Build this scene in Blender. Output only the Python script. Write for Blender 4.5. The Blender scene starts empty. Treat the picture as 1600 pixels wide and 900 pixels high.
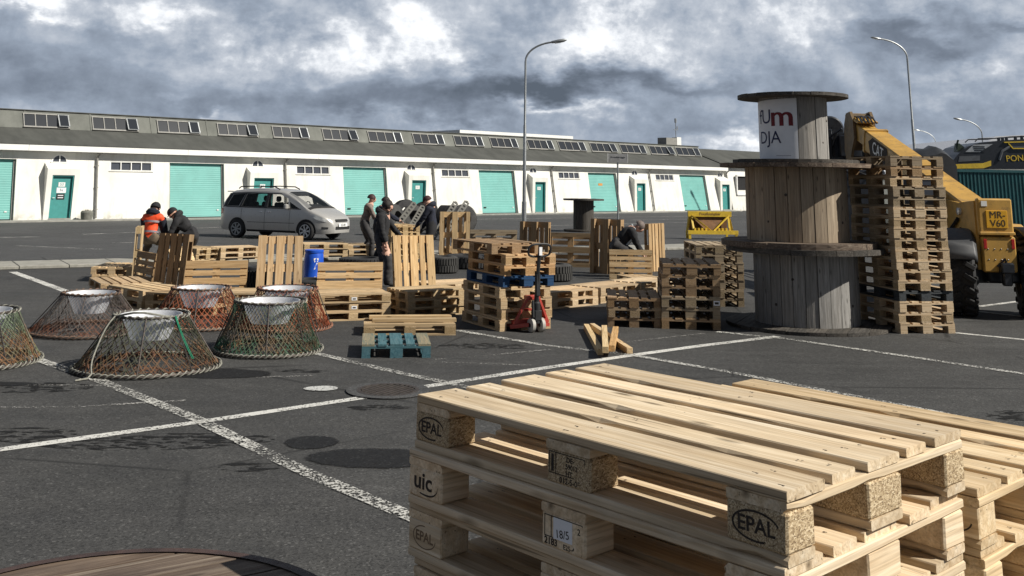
import bpy, math, random
from mathutils import Vector, Matrix, Euler
PI = math.pi
R = math.radians
rnd = random.Random(11)
scene = bpy.context.scene
COL = scene.collection

# ------------------------------------------------------------------ camera (calibrated on the pallets, 1.2 x 0.8 x 0.144 m)
CF, CCY, CPITCH, CROLL, CH = 1563.93, -38.79, .2040, .0135, 1.9926
_c, _s, _cr, _sr = math.cos(CPITCH), math.sin(CPITCH), math.cos(CROLL), math.sin(CROLL)
E_R, E_D, E_F = Vector((1, 0, 0)), Vector((0, _s, -_c)), Vector((0, _c, _s))
CAM = Vector((0, 0, CH))
def ray(px, py):
    dx, dy = px - 800, py - CCY
    u = _cr * dx + _sr * dy; v = -_sr * dx + _cr * dy
    return E_R * (u / CF) + E_D * (v / CF) + E_F
def gp(px, py, z=0.0):
    """point of the level z seen at a pixel of the 1600 x 900 photograph"""
    d = ray(px, py); p = CAM + d * ((z - CH) / d.z); return Vector((p.x, p.y, z))
def at_y(px, py, Y):
    d = ray(px, py); return CAM + d * (Y / d.y)
cam = bpy.data.cameras.new('camera'); camo = bpy.data.objects.new('camera', cam); COL.objects.link(camo)
right = E_R * _cr - E_D * _sr
down = E_R * _sr + E_D * _cr
M = Matrix.Identity(4)
for i in range(3):
    M[i][0] = right[i]; M[i][1] = -down[i]; M[i][2] = -E_F[i]; M[i][3] = CAM[i]
camo.matrix_world = M
cam.sensor_fit = 'HORIZONTAL'; cam.sensor_width = 36.0; cam.lens = 36.0 * CF / 1600
cam.shift_x = 0; cam.shift_y = -(450 - CCY) / 1600
cam.clip_start = .05; cam.clip_end = 3000
scene.camera = camo

# ------------------------------------------------------------------ mesh builder
def rotz(a): return Matrix.Rotation(a, 3, 'Z')
class MB:
    def __init__(s): s.v = []; s.f = []; s.m = []; s.b = []; s.sm = []
    def add(s, vs, fs, mat=0, b=None, smooth=False):
        o = len(s.v); s.v += [tuple(x) for x in vs]
        s.b += [tuple(x) for x in (b if b else vs)]
        for f in fs: s.f.append([o + i for i in f]); s.m.append(mat); s.sm.append(smooth)
        return s
    def box(s, c, d, M=None, mat=0, g=0, ch=0.0, jit=0.0):
        """box, centre c, size d, optional 3x3 matrix; g = axis of the grain"""
        hx, hy, hz = d[0] / 2, d[1] / 2, d[2] / 2
        vs = []; fs = []
        if ch <= 0:
            for z in (-hz, hz):
                for y in (-hy, hy):
                    for x in (-hx, hx): vs.append(Vector((x, y, z)))
            fs = [(0, 2, 3, 1), (4, 5, 7, 6), (0, 1, 5, 4), (2, 6, 7, 3), (0, 4, 6, 2), (1, 3, 7, 5)]
        else:
            idx = {}
            for sx in (-1, 1):
                for sy in (-1, 1):
                    for sz in (-1, 1):
                        for ax in range(3):
                            p = [sx * hx, sy * hy, sz * hz]
                            for k in range(3):
                                if k != ax: p[k] -= (sx, sy, sz)[k] * ch
                            idx[(sx, sy, sz, ax)] = len(vs); vs.append(Vector(p))
            I = idx
            for ax in range(3):
                o = [k for k in range(3) if k != ax]
                for sg in (-1, 1):
                    q = []
                    for a, b in ((-1, -1), (1, -1), (1, 1), (-1, 1)):
                        t = [0, 0, 0]; t[ax] = sg; t[o[0]] = a; t[o[1]] = b; q.append(I[(t[0], t[1], t[2], ax)])
                    if (sg > 0) == (ax == 1): q.reverse()
                    fs.append(tuple(q))
            for ax in range(3):
                o = [k for k in range(3) if k != ax]
                for a in (-1, 1):
                    for b in (-1, 1):
                        t1 = [0, 0, 0]; t1[o[0]] = a; t1[o[1]] = b
                        t2 = list(t1); t1[ax] = -1; t2[ax] = 1
                        fs.append((I[(*t1, o[0])], I[(*t2, o[0])], I[(*t2, o[1])], I[(*t1, o[1])]))
            for sx in (-1, 1):
                for sy in (-1, 1):
                    for sz in (-1, 1): fs.append(tuple(I[(sx, sy, sz, k)] for k in range(3)))
        off = (rnd.uniform(0, 40), rnd.uniform(0, 40), rnd.uniform(0, 40))
        bb = []
        for p in vs:
            q = (p[g], p[(g + 1) % 3], p[(g + 2) % 3])
            bb.append((q[0] + off[0], q[1] + off[1], q[2] + off[2]))
        if jit: vs = [p + Vector((rnd.uniform(-jit, jit), rnd.uniform(-jit, jit), rnd.uniform(-jit, jit))) for p in vs]
        if M is not None: vs = [M @ p for p in vs]
        c = Vector(c)
        return s.add([p + c for p in vs], fs, mat, bb)
    def bar(s, a, b, w, h, mat=0, up=(0, 0, 1), ch=0):
        a, b = Vector(a), Vector(b); x = (b - a); L = x.length; x.normalize()
        z = Vector(up); y = z.cross(x)
        if y.length < 1e-4: y = Vector((0, 1, 0)).cross(x)
        y.normalize(); z = x.cross(y)
        Mx = Matrix((x, y, z)).transposed()
        return s.box((a + b) / 2, (L, w, h), Mx, mat, ch=ch)
    def tube(s, pts, r, n=8, mat=0, closed=False, cap=True, smooth=True):
        pts = [Vector(p) for p in pts]; k = len(pts)
        rr = r if isinstance(r, (list, tuple)) else [r] * k
        vs = []; bb = []; fs = []
        prev = None; L = 0
        for i, p in enumerate(pts):
            if closed: t = pts[(i + 1) % k] - pts[i - 1]
            else: t = pts[min(i + 1, k - 1)] - pts[max(i - 1, 0)]
            t.normalize()
            if prev is None:
                u = Vector((0, 0, 1)).cross(t)
                if u.length < .1: u = Vector((1, 0, 0)).cross(t)
            else: u = prev - t * prev.dot(t)
            u.normalize(); prev = u; w = t.cross(u)
            if i: L += (p - pts[i - 1]).length
            for j in range(n):
                a = 2 * PI * j / n
                vs.append(p + (u * math.cos(a) + w * math.sin(a)) * rr[i]); bb.append((L, j / n, 0))
        m = k if closed else k - 1
        for i in range(m):
            i2 = (i + 1) % k
            for j in range(n):
                j2 = (j + 1) % n
                fs.append((i * n + j, i * n + j2, i2 * n + j2, i2 * n + j))
        if cap and not closed: fs += [tuple(reversed(range(n))), tuple(range((k - 1) * n, k * n))]
        return s.add(vs, fs, mat, bb, smooth)
    def lathe(s, prof, n=32, c=(0, 0, 0), M=None, mat=0, smooth=True, close=False, a0=0, a1=2 * PI):
        c = Vector(c); vs = []; bb = []; fs = []; full = abs(a1 - a0 - 2 * PI) < 1e-6
        nn = n if full else n + 1
        for (r, z) in prof:
            for j in range(nn):
                a = a0 + (a1 - a0) * j / n
                p = Vector((r * math.cos(a), r * math.sin(a), z))
                bb.append((z, a * max(r, .05), r))
                vs.append((M @ p if M is not None else p) + c)
        for i in range(len(prof) - 1):
            for j in range(n):
                j2 = (j + 1) % nn
                fs.append((i * nn + j, i * nn + j2, (i + 1) * nn + j2, (i + 1) * nn + j))
        return s.add(vs, fs, mat, bb, smooth)
    def prism(s, poly, f, d0, d1, mat=0):
        """poly: list of 2d points; f(x, y, d) -> 3d"""
        n = len(poly)
        vs = [f(x, y, d0) for x, y in poly] + [f(x, y, d1) for x, y in poly]
        fs = [tuple(reversed(range(n))), tuple(range(n, 2 * n))] + [(i, (i + 1) % n, n + (i + 1) % n, n + i) for i in range(n)]
        return s.add(vs, fs, mat)
    def quad(s, a, b, c, d, mat=0): return s.add([a, b, c, d], [(0, 1, 2, 3)], mat)
    def mesh(s, name, mats):
        me = bpy.data.meshes.new(name); me.from_pydata(s.v, [], s.f)
        for m in (mats if isinstance(mats, (list, tuple)) else [mats]): me.materials.append(m)
        me.polygons.foreach_set('material_index', s.m)
        me.polygons.foreach_set('use_smooth', s.sm)
        a = me.attributes.new('bco', 'FLOAT_VECTOR', 'POINT')
        a.data.foreach_set('vector', [x for p in s.b for x in p])
        me.update()
        if any(s.sm): me.set_sharp_from_angle(angle=R(38))
        return me
    def build(s, name, mats, parent=None, fixn=False):
        me = s.mesh(name, mats)
        if fixn:
            import bmesh
            bm = bmesh.new(); bm.from_mesh(me); bmesh.ops.recalc_face_normals(bm, faces=bm.faces); bm.to_mesh(me); bm.free()
        return obj(name, me, parent)
def obj(name, me, parent=None, col=None):
    o = bpy.data.objects.new(name, me); COL.objects.link(o)
    if parent is not None: o.parent = parent
    if col: o.color = col
    return o
def tag(o, label=None, cat=None, group=None, kind=None):
    if label: o['label'] = label
    if cat: o['category'] = cat
    if group: o['group'] = group
    if kind: o['kind'] = kind
    return o
def thing(name, label, cat, loc=(0, 0, 0), rot=None, group=None, scale=None):
    o = bpy.data.objects.new(name, None); COL.objects.link(o); o.empty_display_size = .1
    m = (rot.to_4x4() if isinstance(rot, Matrix) else Matrix.Rotation(rot or 0, 4, 'Z'))
    if scale: m = m @ Matrix.Diagonal((*(scale if isinstance(scale, (tuple, list)) else (scale,) * 3), 1))
    o.matrix_world = Matrix.Translation(Vector(loc)) @ m
    return tag(o, label, cat, group)
def dup(root, label=None, group=None):
    r = root.copy(); COL.objects.link(r)
    for ch in list(root.children):
        c = ch.copy(); COL.objects.link(c); c.parent = r
        for g in ch.children:
            d = g.copy(); COL.objects.link(d); d.parent = c
    if label: r['label'] = label
    if group: r['group'] = group
    return r
def text_obj(name, s, size, mat, parent, M, ext=.001, align='CENTER', bend=None, spacing=1.0, bold=0):
    cu = bpy.data.curves.new(name, 'FONT'); cu.body = s; cu.size = size; cu.align_x = align; cu.align_y = 'CENTER'
    cu.extrude = ext; cu.offset = bold; cu.resolution_u = 3; cu.space_character = spacing
    t = bpy.data.objects.new(name + '_src', cu); COL.objects.link(t)
    dg = bpy.context.evaluated_depsgraph_get(); me = bpy.data.meshes.new_from_object(t.evaluated_get(dg))
    bpy.data.objects.remove(t); bpy.data.curves.remove(cu)
    for v in me.vertices: v.co = bend(v.co) if bend else (M @ v.co)
    me.materials.clear(); me.materials.append(mat); me.name = name
    return obj(name, me, parent)
# ------------------------------------------------------------------ materials
class NT:
    def __init__(s, name):
        s.m = bpy.data.materials.new(name); s.m.use_nodes = True; s.t = s.m.node_tree
        s.b = s.t.nodes['Principled BSDF']; s.out = s.t.nodes['Material Output']
    def n(s, typ, **k):
        x = s.t.nodes.new(typ)
        for a, v in k.items(): setattr(x, a, v)
        return x
    def l(s, a, b): s.t.links.new(a, b)
    def coord(s, attr=None, which='Object', scale=(1, 1, 1), rot=(0, 0, 0)):
        if attr: c = s.n('ShaderNodeAttribute', attribute_name=attr).outputs['Vector']
        else: c = s.n('ShaderNodeTexCoord').outputs[which]
        mp = s.n('ShaderNodeMapping'); mp.inputs['Scale'].default_value = scale; mp.inputs['Rotation'].default_value = rot
        s.l(c, mp.inputs['Vector']); return mp.outputs['Vector']
    def noise(s, vec, scale, detail=4, rough=.55, dist=0):
        x = s.n('ShaderNodeTexNoise'); x.inputs['Scale'].default_value = scale; x.inputs['Detail'].default_value = detail
        x.inputs['Roughness'].default_value = rough; x.inputs['Distortion'].default_value = dist
        s.l(vec, x.inputs['Vector']); return x.outputs['Fac']
    def vor(s, vec, scale, out='Distance', feature='F1'):
        x = s.n('ShaderNodeTexVoronoi', feature=feature); x.inputs['Scale'].default_value = scale
        s.l(vec, x.inputs['Vector']); return x.outputs[out]
    def ramp(s, fac, stops, interp='LINEAR'):
        x = s.n('ShaderNodeValToRGB'); x.color_ramp.interpolation = interp
        e = x.color_ramp.elements
        while len(e) < len(stops): e.new(.5)
        for i, (p, c) in enumerate(stops):
            e[i].position = p; e[i].color = (c, c, c, 1) if isinstance(c, (int, float)) else (*c, 1)
        s.l(fac, x.inputs['Fac']); return x.outputs['Color']
    def mix(s, fac, a, b, typ='MIX'):
        x = s.n('ShaderNodeMix', data_type='RGBA', blend_type=typ)
        for v, i in ((fac, 0), (a, 6), (b, 7)):
            if isinstance(v, (int, float)): x.inputs[i].default_value = v if i == 0 else (v, v, v, 1)
            elif isinstance(v, tuple): x.inputs[i].default_value = (*v, 1)
            else: s.l(v, x.inputs[i])
        return x.outputs[2]
    def math(s, op, a, b=None, c=None):
        x = s.n('ShaderNodeMath', operation=op)
        for i, v in enumerate((a, b, c)):
            if v is None: continue
            if isinstance(v, (int, float)): x.inputs[i].default_value = v
            else: s.l(v, x.inputs[i])
        return x.outputs[0]
    def set(s, **k):
        for a, v in k.items():
            i = s.b.inputs[{'color': 'Base Color', 'rough': 'Roughness', 'metal': 'Metallic', 'spec': 'Specular IOR Level', 'alpha': 'Alpha', 'trans': 'Transmission Weight', 'coat': 'Coat Weight', 'sheen': 'Sheen Weight'}[a]]
            if isinstance(v, (int, float)): i.default_value = v
            elif isinstance(v, tuple): i.default_value = (*v, 1)
            else: s.l(v, i)
        return s
    def bump(s, h, strength=.3, dist=.01):
        x = s.n('ShaderNodeBump'); x.inputs['Strength'].default_value = strength; x.inputs['Distance'].default_value = dist
        s.l(h, x.inputs['Height']); s.l(x.outputs['Normal'], s.b.inputs['Normal']); return s

def mat_plain(name, col, rough=.6, metal=0, spec=.5, var=.25, scale=6, bump=0, coat=0, dirt=0):
    t = NT(name); v = t.coord()
    n = t.noise(v, scale, 5, .6)
    lo = tuple(c * (1 - var) for c in col); hi = tuple(min(1, c * (1 + var)) for c in col)
    c = t.ramp(n, [(.3, lo), (.7, hi)])
    if dirt:
        d = t.ramp(t.noise(v, scale * 2.3, 7, .7), [(.52, 0), (.68, 1)])
        c = t.mix(t.math('MULTIPLY', d, dirt), c, (.09, .075, .055))
    t.set(color=c, rough=t.ramp(t.noise(v, scale * 3, 3), [(.3, max(0, rough - .08)), (.7, min(1, rough + .08))]), metal=metal, spec=spec, coat=coat)
    if bump: t.bump(t.noise(v, scale * 12, 5), bump, .004)
    return t.m

def mat_wood(name, dark, mid, light, grain=1.0, knots=True, bump=.35, weather=.3, wcol=(.20, .17, .135)):
    t = NT(name); v = t.coord('bco', scale=(1.1, 26, 26))
    isl = t.n('ShaderNodeNewGeometry').outputs['Random Per Island']
    g = t.noise(v, 1.6, 6, .62, .6)
    fine = t.noise(t.coord('bco', scale=(2.5, 160, 160)), 1, 3, .6)
    c = t.ramp(g, [(.28, dark), (.5, mid), (.74, light)])
    c = t.mix(t.math('MULTIPLY', t.ramp(fine, [(.35, 1), (.55, 0)]), .3 * grain), c, tuple(x * .5 for x in dark))
    isb = t.ramp(isl, [(0, .74), (.3, 1.0), (.6, .86), (1, 1.16)])
    c = t.mix(1.0, c, isb, 'MULTIPLY')
    hue = t.math('FRACT', t.math('MULTIPLY', isl, 7.31))
    c = t.mix(t.math('MULTIPLY', hue, .35), c, t.mix(1.0, c, (1.0, .88, .74), 'MULTIPLY'))
    w = t.ramp(t.noise(t.coord('bco', scale=(1.5, 5, 5)), 2.2, 5, .65), [(.45, 0), (.75, 1)])
    c = t.mix(t.math('MULTIPLY', w, weather), c, wcol)
    ck = t.ramp(t.noise(t.coord('bco', scale=(1.2, 60, 60)), 1.3, 2, .5), [(.685, 0), (.71, 1)])
    c = t.mix(t.math('MULTIPLY', ck, .75), c, tuple(x * .3 for x in dark))
    if knots:
        k = t.vor(t.coord('bco', scale=(3.4, 12, 12)), 1.0)
        c = t.mix(t.ramp(k, [(.05, .95), (.10, .55), (.18, 0)]), c, tuple(x * .35 for x in dark))
    oi = t.n('ShaderNodeObjectInfo').outputs['Color']
    c = t.mix(1.0, c, oi, 'MULTIPLY')
    t.set(color=c, rough=.82, spec=.25)
    t.bump(t.math('ADD', g, t.math('MULTIPLY', fine, .5)), bump, .004)
    return t.m

def mat_chip(name):
    t = NT(name); v = t.coord('bco', scale=(1, 1, 1))
    a = t.vor(t.coord('bco', scale=(190, 400, 400)), 1.0, 'Color')
    bw = t.n('ShaderNodeRGBToBW'); t.l(a, bw.inputs[0])
    c = t.ramp(bw.outputs[0], [(.12, (.15, .10, .055)), (.4, (.33, .235, .13)), (.7, (.46, .35, .21)), (.95, (.60, .48, .31))])
    c = t.mix(1.0, c, t.n('ShaderNodeObjectInfo').outputs['Color'], 'MULTIPLY')
    t.set(color=c, rough=.9, spec=.2); t.bump(bw.outputs[0], .5, .004)
    return t.m

WOOD = mat_wood('pallet_wood', (.39, .275, .155), (.565, .435, .275), (.70, .585, .42), weather=.28)
CHIP = mat_chip('chipboard_block')
GREYWOOD = mat_wood('weathered_spool_wood', (.18, .172, .16), (.31, .30, .285), (.45, .44, .42), weather=.45, bump=.6, wcol=(.16, .155, .145))
BROWNWOOD = mat_wood('brown_spool_wood', (.21, .165, .12), (.34, .275, .20), (.46, .385, .29), weather=.3, bump=.5)
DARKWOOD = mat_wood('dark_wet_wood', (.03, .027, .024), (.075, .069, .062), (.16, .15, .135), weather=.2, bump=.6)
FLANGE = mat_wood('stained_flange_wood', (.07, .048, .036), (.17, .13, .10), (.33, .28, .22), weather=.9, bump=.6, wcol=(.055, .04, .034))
TEALWOOD = mat_wood('flaking_teal_wood', (.035, .105, .135), (.07, .17, .20), (.13, .25, .285), weather=.15)
TEALWORN = mat_wood('worn_teal_wood', (.10, .17, .15), (.28, .25, .17), (.42, .33, .2), weather=.35)
BLUEWOOD = mat_wood('blue_painted_wood', (.012, .045, .12), (.02, .075, .20), (.04, .12, .28), weather=.12)
SLATEWOOD = mat_wood('slate_painted_wood', (.03, .036, .042), (.06, .07, .08), (.09, .105, .115), weather=.1)
INK = mat_plain('branded_ink', (.034, .026, .020), .9, var=.6, scale=60)
PAPER = mat_plain('paper_sticker', (.75, .76, .78), .7, var=.06)
NAIL = mat_plain('rusty_nail', (.06, .04, .03), .6, metal=.4)

def mat_asphalt(name, base=.05, tint=(1, .985, .95), cracks=False):
    t = NT(name); v = t.coord()
    big = t.noise(v, .22, 5, .6); mid = t.noise(v, 1.7, 6, .65, .4); fine = t.noise(v, 90, 3, .7)
    sp = t.vor(v, 75, 'Color'); bw = t.n('ShaderNodeRGBToBW'); t.l(sp, bw.inputs[0])
    st = t.noise(t.coord(scale=(.5, 3.2, 1), rot=(0, 0, .25)), 1.2, 5, .6)
    f = t.math('ADD', t.math('MULTIPLY', big, .45), t.math('ADD', t.math('MULTIPLY', mid, .3), t.math('MULTIPLY', st, .35)))
    c = t.ramp(f, [(.34, tuple(base * .62 * k for k in tint)), (.53, tuple(base * k for k in tint)), (.72, tuple(base * 1.45 * k for k in tint))])
    c = t.mix(1.0, c, t.ramp(bw.outputs[0], [(.1, .5), (.5, 1), (.80, 1.15), (.92, 2.0)]), 'MULTIPLY')
    cr_ = t.vor(t.mix(.12, v, t.n('ShaderNodeTexNoise').outputs['Color']) if cracks else v, .33, 'Distance', 'DISTANCE_TO_EDGE')
    c = t.mix(t.math('MULTIPLY', t.ramp(cr_, [(.0, 1), (.0035, .8), (.006, 0)]), t.ramp(t.noise(v, .5, 3), [(.47, 0), (.55, .8)])), c, tuple(base * .3 * k for k in tint))
    c = t.mix(t.ramp(t.noise(v, 2.6, 8, .75, 1.2), [(.63, 0), (.69, .55)]), c, tuple(base * .4 * k for k in tint))
    t.set(color=c, rough=t.ramp(mid, [(.3, .72), (.7, .92)]), spec=.3)
    t.bump(t.math('ADD', bw.outputs[0], fine), .45, .006)
    return t.m
ASPHALT = mat_asphalt('asphalt', .050)
ROAD = mat_asphalt('road_asphalt', .062, (1, 1, 1))
def mat_paint(name, col, wear=.5, scale=30):
    t = NT(name); v = t.coord()
    n = t.noise(v, scale, 4, .75); n2 = t.noise(v, 1.6, 3, .6)
    f = t.math('ADD', n, t.math('MULTIPLY', t.math('SUBTRACT', n2, .5), .5))
    sp = t.vor(v, 70, 'Color'); bw = t.n('ShaderNodeRGBToBW'); t.l(sp, bw.inputs[0])
    f = t.math('ADD', f, t.math('MULTIPLY', t.math('SUBTRACT', bw.outputs[0], .5), .35))
    m = t.ramp(f, [(wear - .04, 0), (wear + .04, 1)])
    t.set(color=t.ramp(n2, [(.3, tuple(c * .8 for c in col)), (.7, col)]), rough=.75)
    tr = t.n('ShaderNodeBsdfTransparent'); mx = t.n('ShaderNodeMixShader')
    t.l(m, mx.inputs[0]); t.l(tr.outputs[0], mx.inputs[1]); t.l(t.b.outputs[0], mx.inputs[2]); t.l(mx.outputs[0], t.out.inputs['Surface'])
    return t.m
LINE_FRESH = mat_paint('line_paint', (.62, .61, .57), .40)
LINE_WORN = mat_paint('worn_line_paint', (.55, .54, .50), .53)
LINE_FAINT = mat_paint('faint_line_paint', (.34, .33, .31), .58)
def mat_darkmark(name):
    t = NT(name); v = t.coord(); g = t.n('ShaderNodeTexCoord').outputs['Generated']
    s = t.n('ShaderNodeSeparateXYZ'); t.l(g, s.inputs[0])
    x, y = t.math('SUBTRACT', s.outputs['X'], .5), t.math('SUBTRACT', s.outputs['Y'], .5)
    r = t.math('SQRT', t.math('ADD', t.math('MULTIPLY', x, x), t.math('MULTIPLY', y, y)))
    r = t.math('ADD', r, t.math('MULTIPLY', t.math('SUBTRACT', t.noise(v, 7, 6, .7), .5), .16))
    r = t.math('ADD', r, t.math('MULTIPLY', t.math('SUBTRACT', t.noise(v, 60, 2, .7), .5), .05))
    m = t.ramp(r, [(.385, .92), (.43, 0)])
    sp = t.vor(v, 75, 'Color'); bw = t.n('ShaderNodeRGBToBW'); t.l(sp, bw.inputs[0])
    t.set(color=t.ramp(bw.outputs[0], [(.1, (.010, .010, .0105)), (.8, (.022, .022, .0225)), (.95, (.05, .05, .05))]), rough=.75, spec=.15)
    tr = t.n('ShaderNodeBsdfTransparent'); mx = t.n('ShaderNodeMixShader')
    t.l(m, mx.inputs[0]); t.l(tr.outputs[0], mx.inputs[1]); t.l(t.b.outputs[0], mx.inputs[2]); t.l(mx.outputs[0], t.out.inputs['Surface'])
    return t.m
DARKMARK = mat_darkmark('darkened_asphalt')  # dark speckled asphalt with a noisy, fading edge
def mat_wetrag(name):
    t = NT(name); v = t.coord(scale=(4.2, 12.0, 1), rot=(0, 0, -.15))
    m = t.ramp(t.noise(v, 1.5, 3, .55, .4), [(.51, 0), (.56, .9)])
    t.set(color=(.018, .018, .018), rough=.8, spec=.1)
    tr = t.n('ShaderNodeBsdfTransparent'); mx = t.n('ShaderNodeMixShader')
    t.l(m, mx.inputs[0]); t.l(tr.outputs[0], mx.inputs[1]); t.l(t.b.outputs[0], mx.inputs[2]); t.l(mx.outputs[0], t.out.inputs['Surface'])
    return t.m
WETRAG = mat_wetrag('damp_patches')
CONC = mat_plain('kerb_concrete', (.29, .28, .245), .9, var=.2, scale=5, bump=.6, dirt=.4)
CONC2 = mat_plain('grey_concrete', (.27, .265, .24), .9, var=.25, scale=3, bump=.5)
def mat_wall(name):
    t = NT(name); v = t.coord()
    n = t.noise(v, .55, 6, .6, .3)
    c = t.ramp(n, [(.3, (.66, .65, .60)), (.6, (.77, .765, .72)), (.8, (.80, .80, .77))])
    s = t.noise(t.coord(scale=(1.2, 1.2, .16)), 2.0, 6, .7)
    c = t.mix(t.ramp(s, [(.50, 0), (.8, .55)]), c, (.42, .39, .31))
    z = t.n('ShaderNodeSeparateXYZ'); t.l(t.n('ShaderNodeTexCoord').outputs['Object'], z.inputs[0])
    low = t.math('MULTIPLY', t.ramp(z.outputs['Z'], [(.0, 1), (.5, 0)]), t.ramp(t.noise(v, 2.5, 6, .7), [(.45, 0), (.65, .8)]))
    c = t.mix(low, c, (.30, .28, .23))
    t.set(color=c, rough=.85, spec=.3); t.bump(t.noise(v, 14, 5), .2, .01)
    return t.m
WALLM = mat_wall('white_wall_paint')
FASCIA = mat_plain('white_fascia_paint', (.80, .80, .77), .7, var=.05, scale=.8, dirt=.12)
def mat_roof(name, a, b):
    t = NT(name); v = t.coord()
    n = t.noise(v, .5, 6, .65, .5); s = t.noise(t.coord(scale=(1.4, .25, 1), rot=(0, 0, -.73)), 1.2, 5, .6)
    f = t.math('ADD', t.math('MULTIPLY', n, .5), t.math('MULTIPLY', s, .5))
    c = t.ramp(f, [(.33, a), (.66, b)])
    t.set(color=c, rough=.9, spec=.25); t.bump(n, .2, .02)
    return t.m
ROOFM = mat_roof('roofing_felt', (.055, .057, .052), (.10, .102, .093))
BANDM = mat_roof('clerestory_cladding', (.115, .12, .108), (.20, .205, .185))
TEAL = mat_plain('teal_door_paint', (.15, .40, .365), .5, var=.08, scale=1.2, dirt=.08)
TEALD = mat_plain('dark_teal_door_paint', (.055, .26, .245), .45, var=.10)
WHITEP = mat_plain('white_paint', (.74, .74, .72), .55, var=.05)
GREYMET = mat_plain('galvanised_steel', (.33, .345, .35), .45, metal=.7, var=.15)
PIPEG = mat_plain('grey_pipe_paint', (.24, .235, .215), .6, var=.15)
DARK = mat_plain('dark_void', (.012, .012, .013), .9, var=.3)
BLACKP = mat_plain('black_plastic', (.018, .019, .021), .5, var=.3)
BLACKM = mat_plain('black_machine_paint', (.014, .016, .021), .35, var=.3, coat=.2)
RUBBER = mat_plain('tyre_rubber', (.017, .017, .018), .8, var=.35, scale=9, bump=.3)
RUBBERG = mat_plain('dusty_tyre_rubber', (.04, .039, .037), .85, var=.45, scale=5, bump=.4)
def mat_glass(name, tint=(.02, .025, .03), rough=.05, alpha=1.0):
    t = NT(name); t.set(color=tint, rough=rough, spec=.7, alpha=alpha); return t.m
GLASS = mat_glass('window_glass', (.06, .066, .08), .12)
GLASSL = mat_glass('skylight_glass', (.025, .028, .033), .15)
CARGLASS = mat_glass('car_glass', (.02, .025, .025), .03, .30)
CARPAINT = mat_plain('silver_beige_car_paint', (.50, .485, .455), .34, metal=.4, var=.03, coat=.6)
CARDARK = mat_plain('car_underside', (.012, .012, .012), .8)
CHROME = mat_plain('bright_alloy', (.62, .63, .64), .25, metal=.9, var=.08)
LAMPG = mat_plain('headlight_lens', (.55, .56, .55), .12, var=.2, scale=30, coat=.8)
REDL = mat_plain('red_lamp_lens', (.35, .012, .012), .2, coat=.6)
YEL = mat_plain('machine_yellow_paint', (.47, .27, .055), .5, var=.2, scale=2.5, dirt=.55)
YELB = mat_plain('bright_yellow_paint', (.62, .42, .03), .5, var=.15, scale=5, dirt=.35)
RUSTY = mat_plain('rusty_brown_steel', (.16, .075, .025), .8, var=.4, scale=6, dirt=.3)
PLATEY = mat_plain('yellow_number_plate', (.68, .36, .02), .4, var=.05)
REDP = mat_plain('pallet_truck_red', (.36, .048, .034), .4, var=.15, coat=.2)
WHEELG = mat_plain('grey_nylon_wheel', (.42, .40, .36), .6, var=.15)
BLUEP = mat_plain('blue_plastic', (.012, .085, .52), .38, var=.1)
TEALC = mat_plain('teal_container_paint', (.008, .075, .085), .5, var=.2, scale=1.5, dirt=.15)
FUNNEL = mat_plain('white_funnel_plastic', (.78, .79, .82), .4, var=.05)
_t = FUNNEL.node_tree; _tl = _t.nodes.new('ShaderNodeBsdfTranslucent'); _tl.inputs[0].default_value = (.75, .77, .80, 1); _mx = _t.nodes.new('ShaderNodeMixShader'); _mx.inputs[0].default_value = .38
_t.links.new(_t.nodes['Principled BSDF'].outputs[0], _mx.inputs[1]); _t.links.new(_tl.outputs[0], _mx.inputs[2]); _t.links.new(_mx.outputs[0], _t.nodes['Material Output'].inputs['Surface'])
ROPE = mat_plain('pale_rope', (.24, .235, .20), .9, var=.35, scale=40)
TENT = mat_plain('white_tent_fabric', (.78, .79, .82), .7, var=.04)
IRON = mat_plain('cast_iron', (.07, .058, .05), .6, metal=.5, var=.4, scale=20, bump=.5)
CLOTH = {}
def cloth(name, col):
    if name not in CLOTH: CLOTH[name] = mat_plain(name, col, .9, var=.3, scale=14, bump=.4)
    return CLOTH[name]
def mat_net(name, stops):
    t = NT(name); v = t.coord()
    n = t.noise(v, 5, 4, .6); z = t.n('ShaderNodeSeparateXYZ'); t.l(v, z.inputs[0])
    f = t.math('ADD', t.math('MULTIPLY', z.outputs['Z'], 1.0), t.math('MULTIPLY', t.math('SUBTRACT', n, .5), .9))
    t.set(color=t.ramp(f, stops), rough=.9); return t.m
NET_OLIVE = mat_net('olive_brown_twine', [(.0, (.09, .08, .05)), (.12, (.17, .08, .035)), (.2, (.085, .075, .045)), (.3, (.06, .066, .042)), (.6, (.115, .12, .085))])
NET_GREY = mat_net('grey_brown_twine', [(.0, (.20, .07, .035)), (.12, (.15, .09, .065)), (.3, (.13, .11, .10)), (.6, (.16, .14, .13))])
NET_RED = mat_net('rust_red_twine', [(.0, (.26, .06, .025)), (.2, (.30, .085, .035)), (.45, (.24, .08, .045)), (.6, (.15, .10, .07))])
NET_DULL = mat_net('dull_rust_twine', [(.0, (.10, .05, .03)), (.1, (.15, .065, .035)), (.2, (.11, .07, .045)), (.3, (.09, .07, .05))])
NET_GREEN = mat_net('green_twine', [(.0, (.03, .10, .06)), (.12, (.05, .10, .06)), (.24, (.13, .085, .05)), (.42, (.10, .095, .06)), (.6, (.05, .10, .06))])
NET_PALE = mat_net('pale_green_twine', [(.0, (.14, .16, .09)), (.15, (.23, .11, .05)), (.3, (.15, .19, .12)), (.6, (.17, .21, .14))])
GREENROPE = mat_plain('green_rope', (.015, .20, .11), .9, var=.3)
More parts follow.
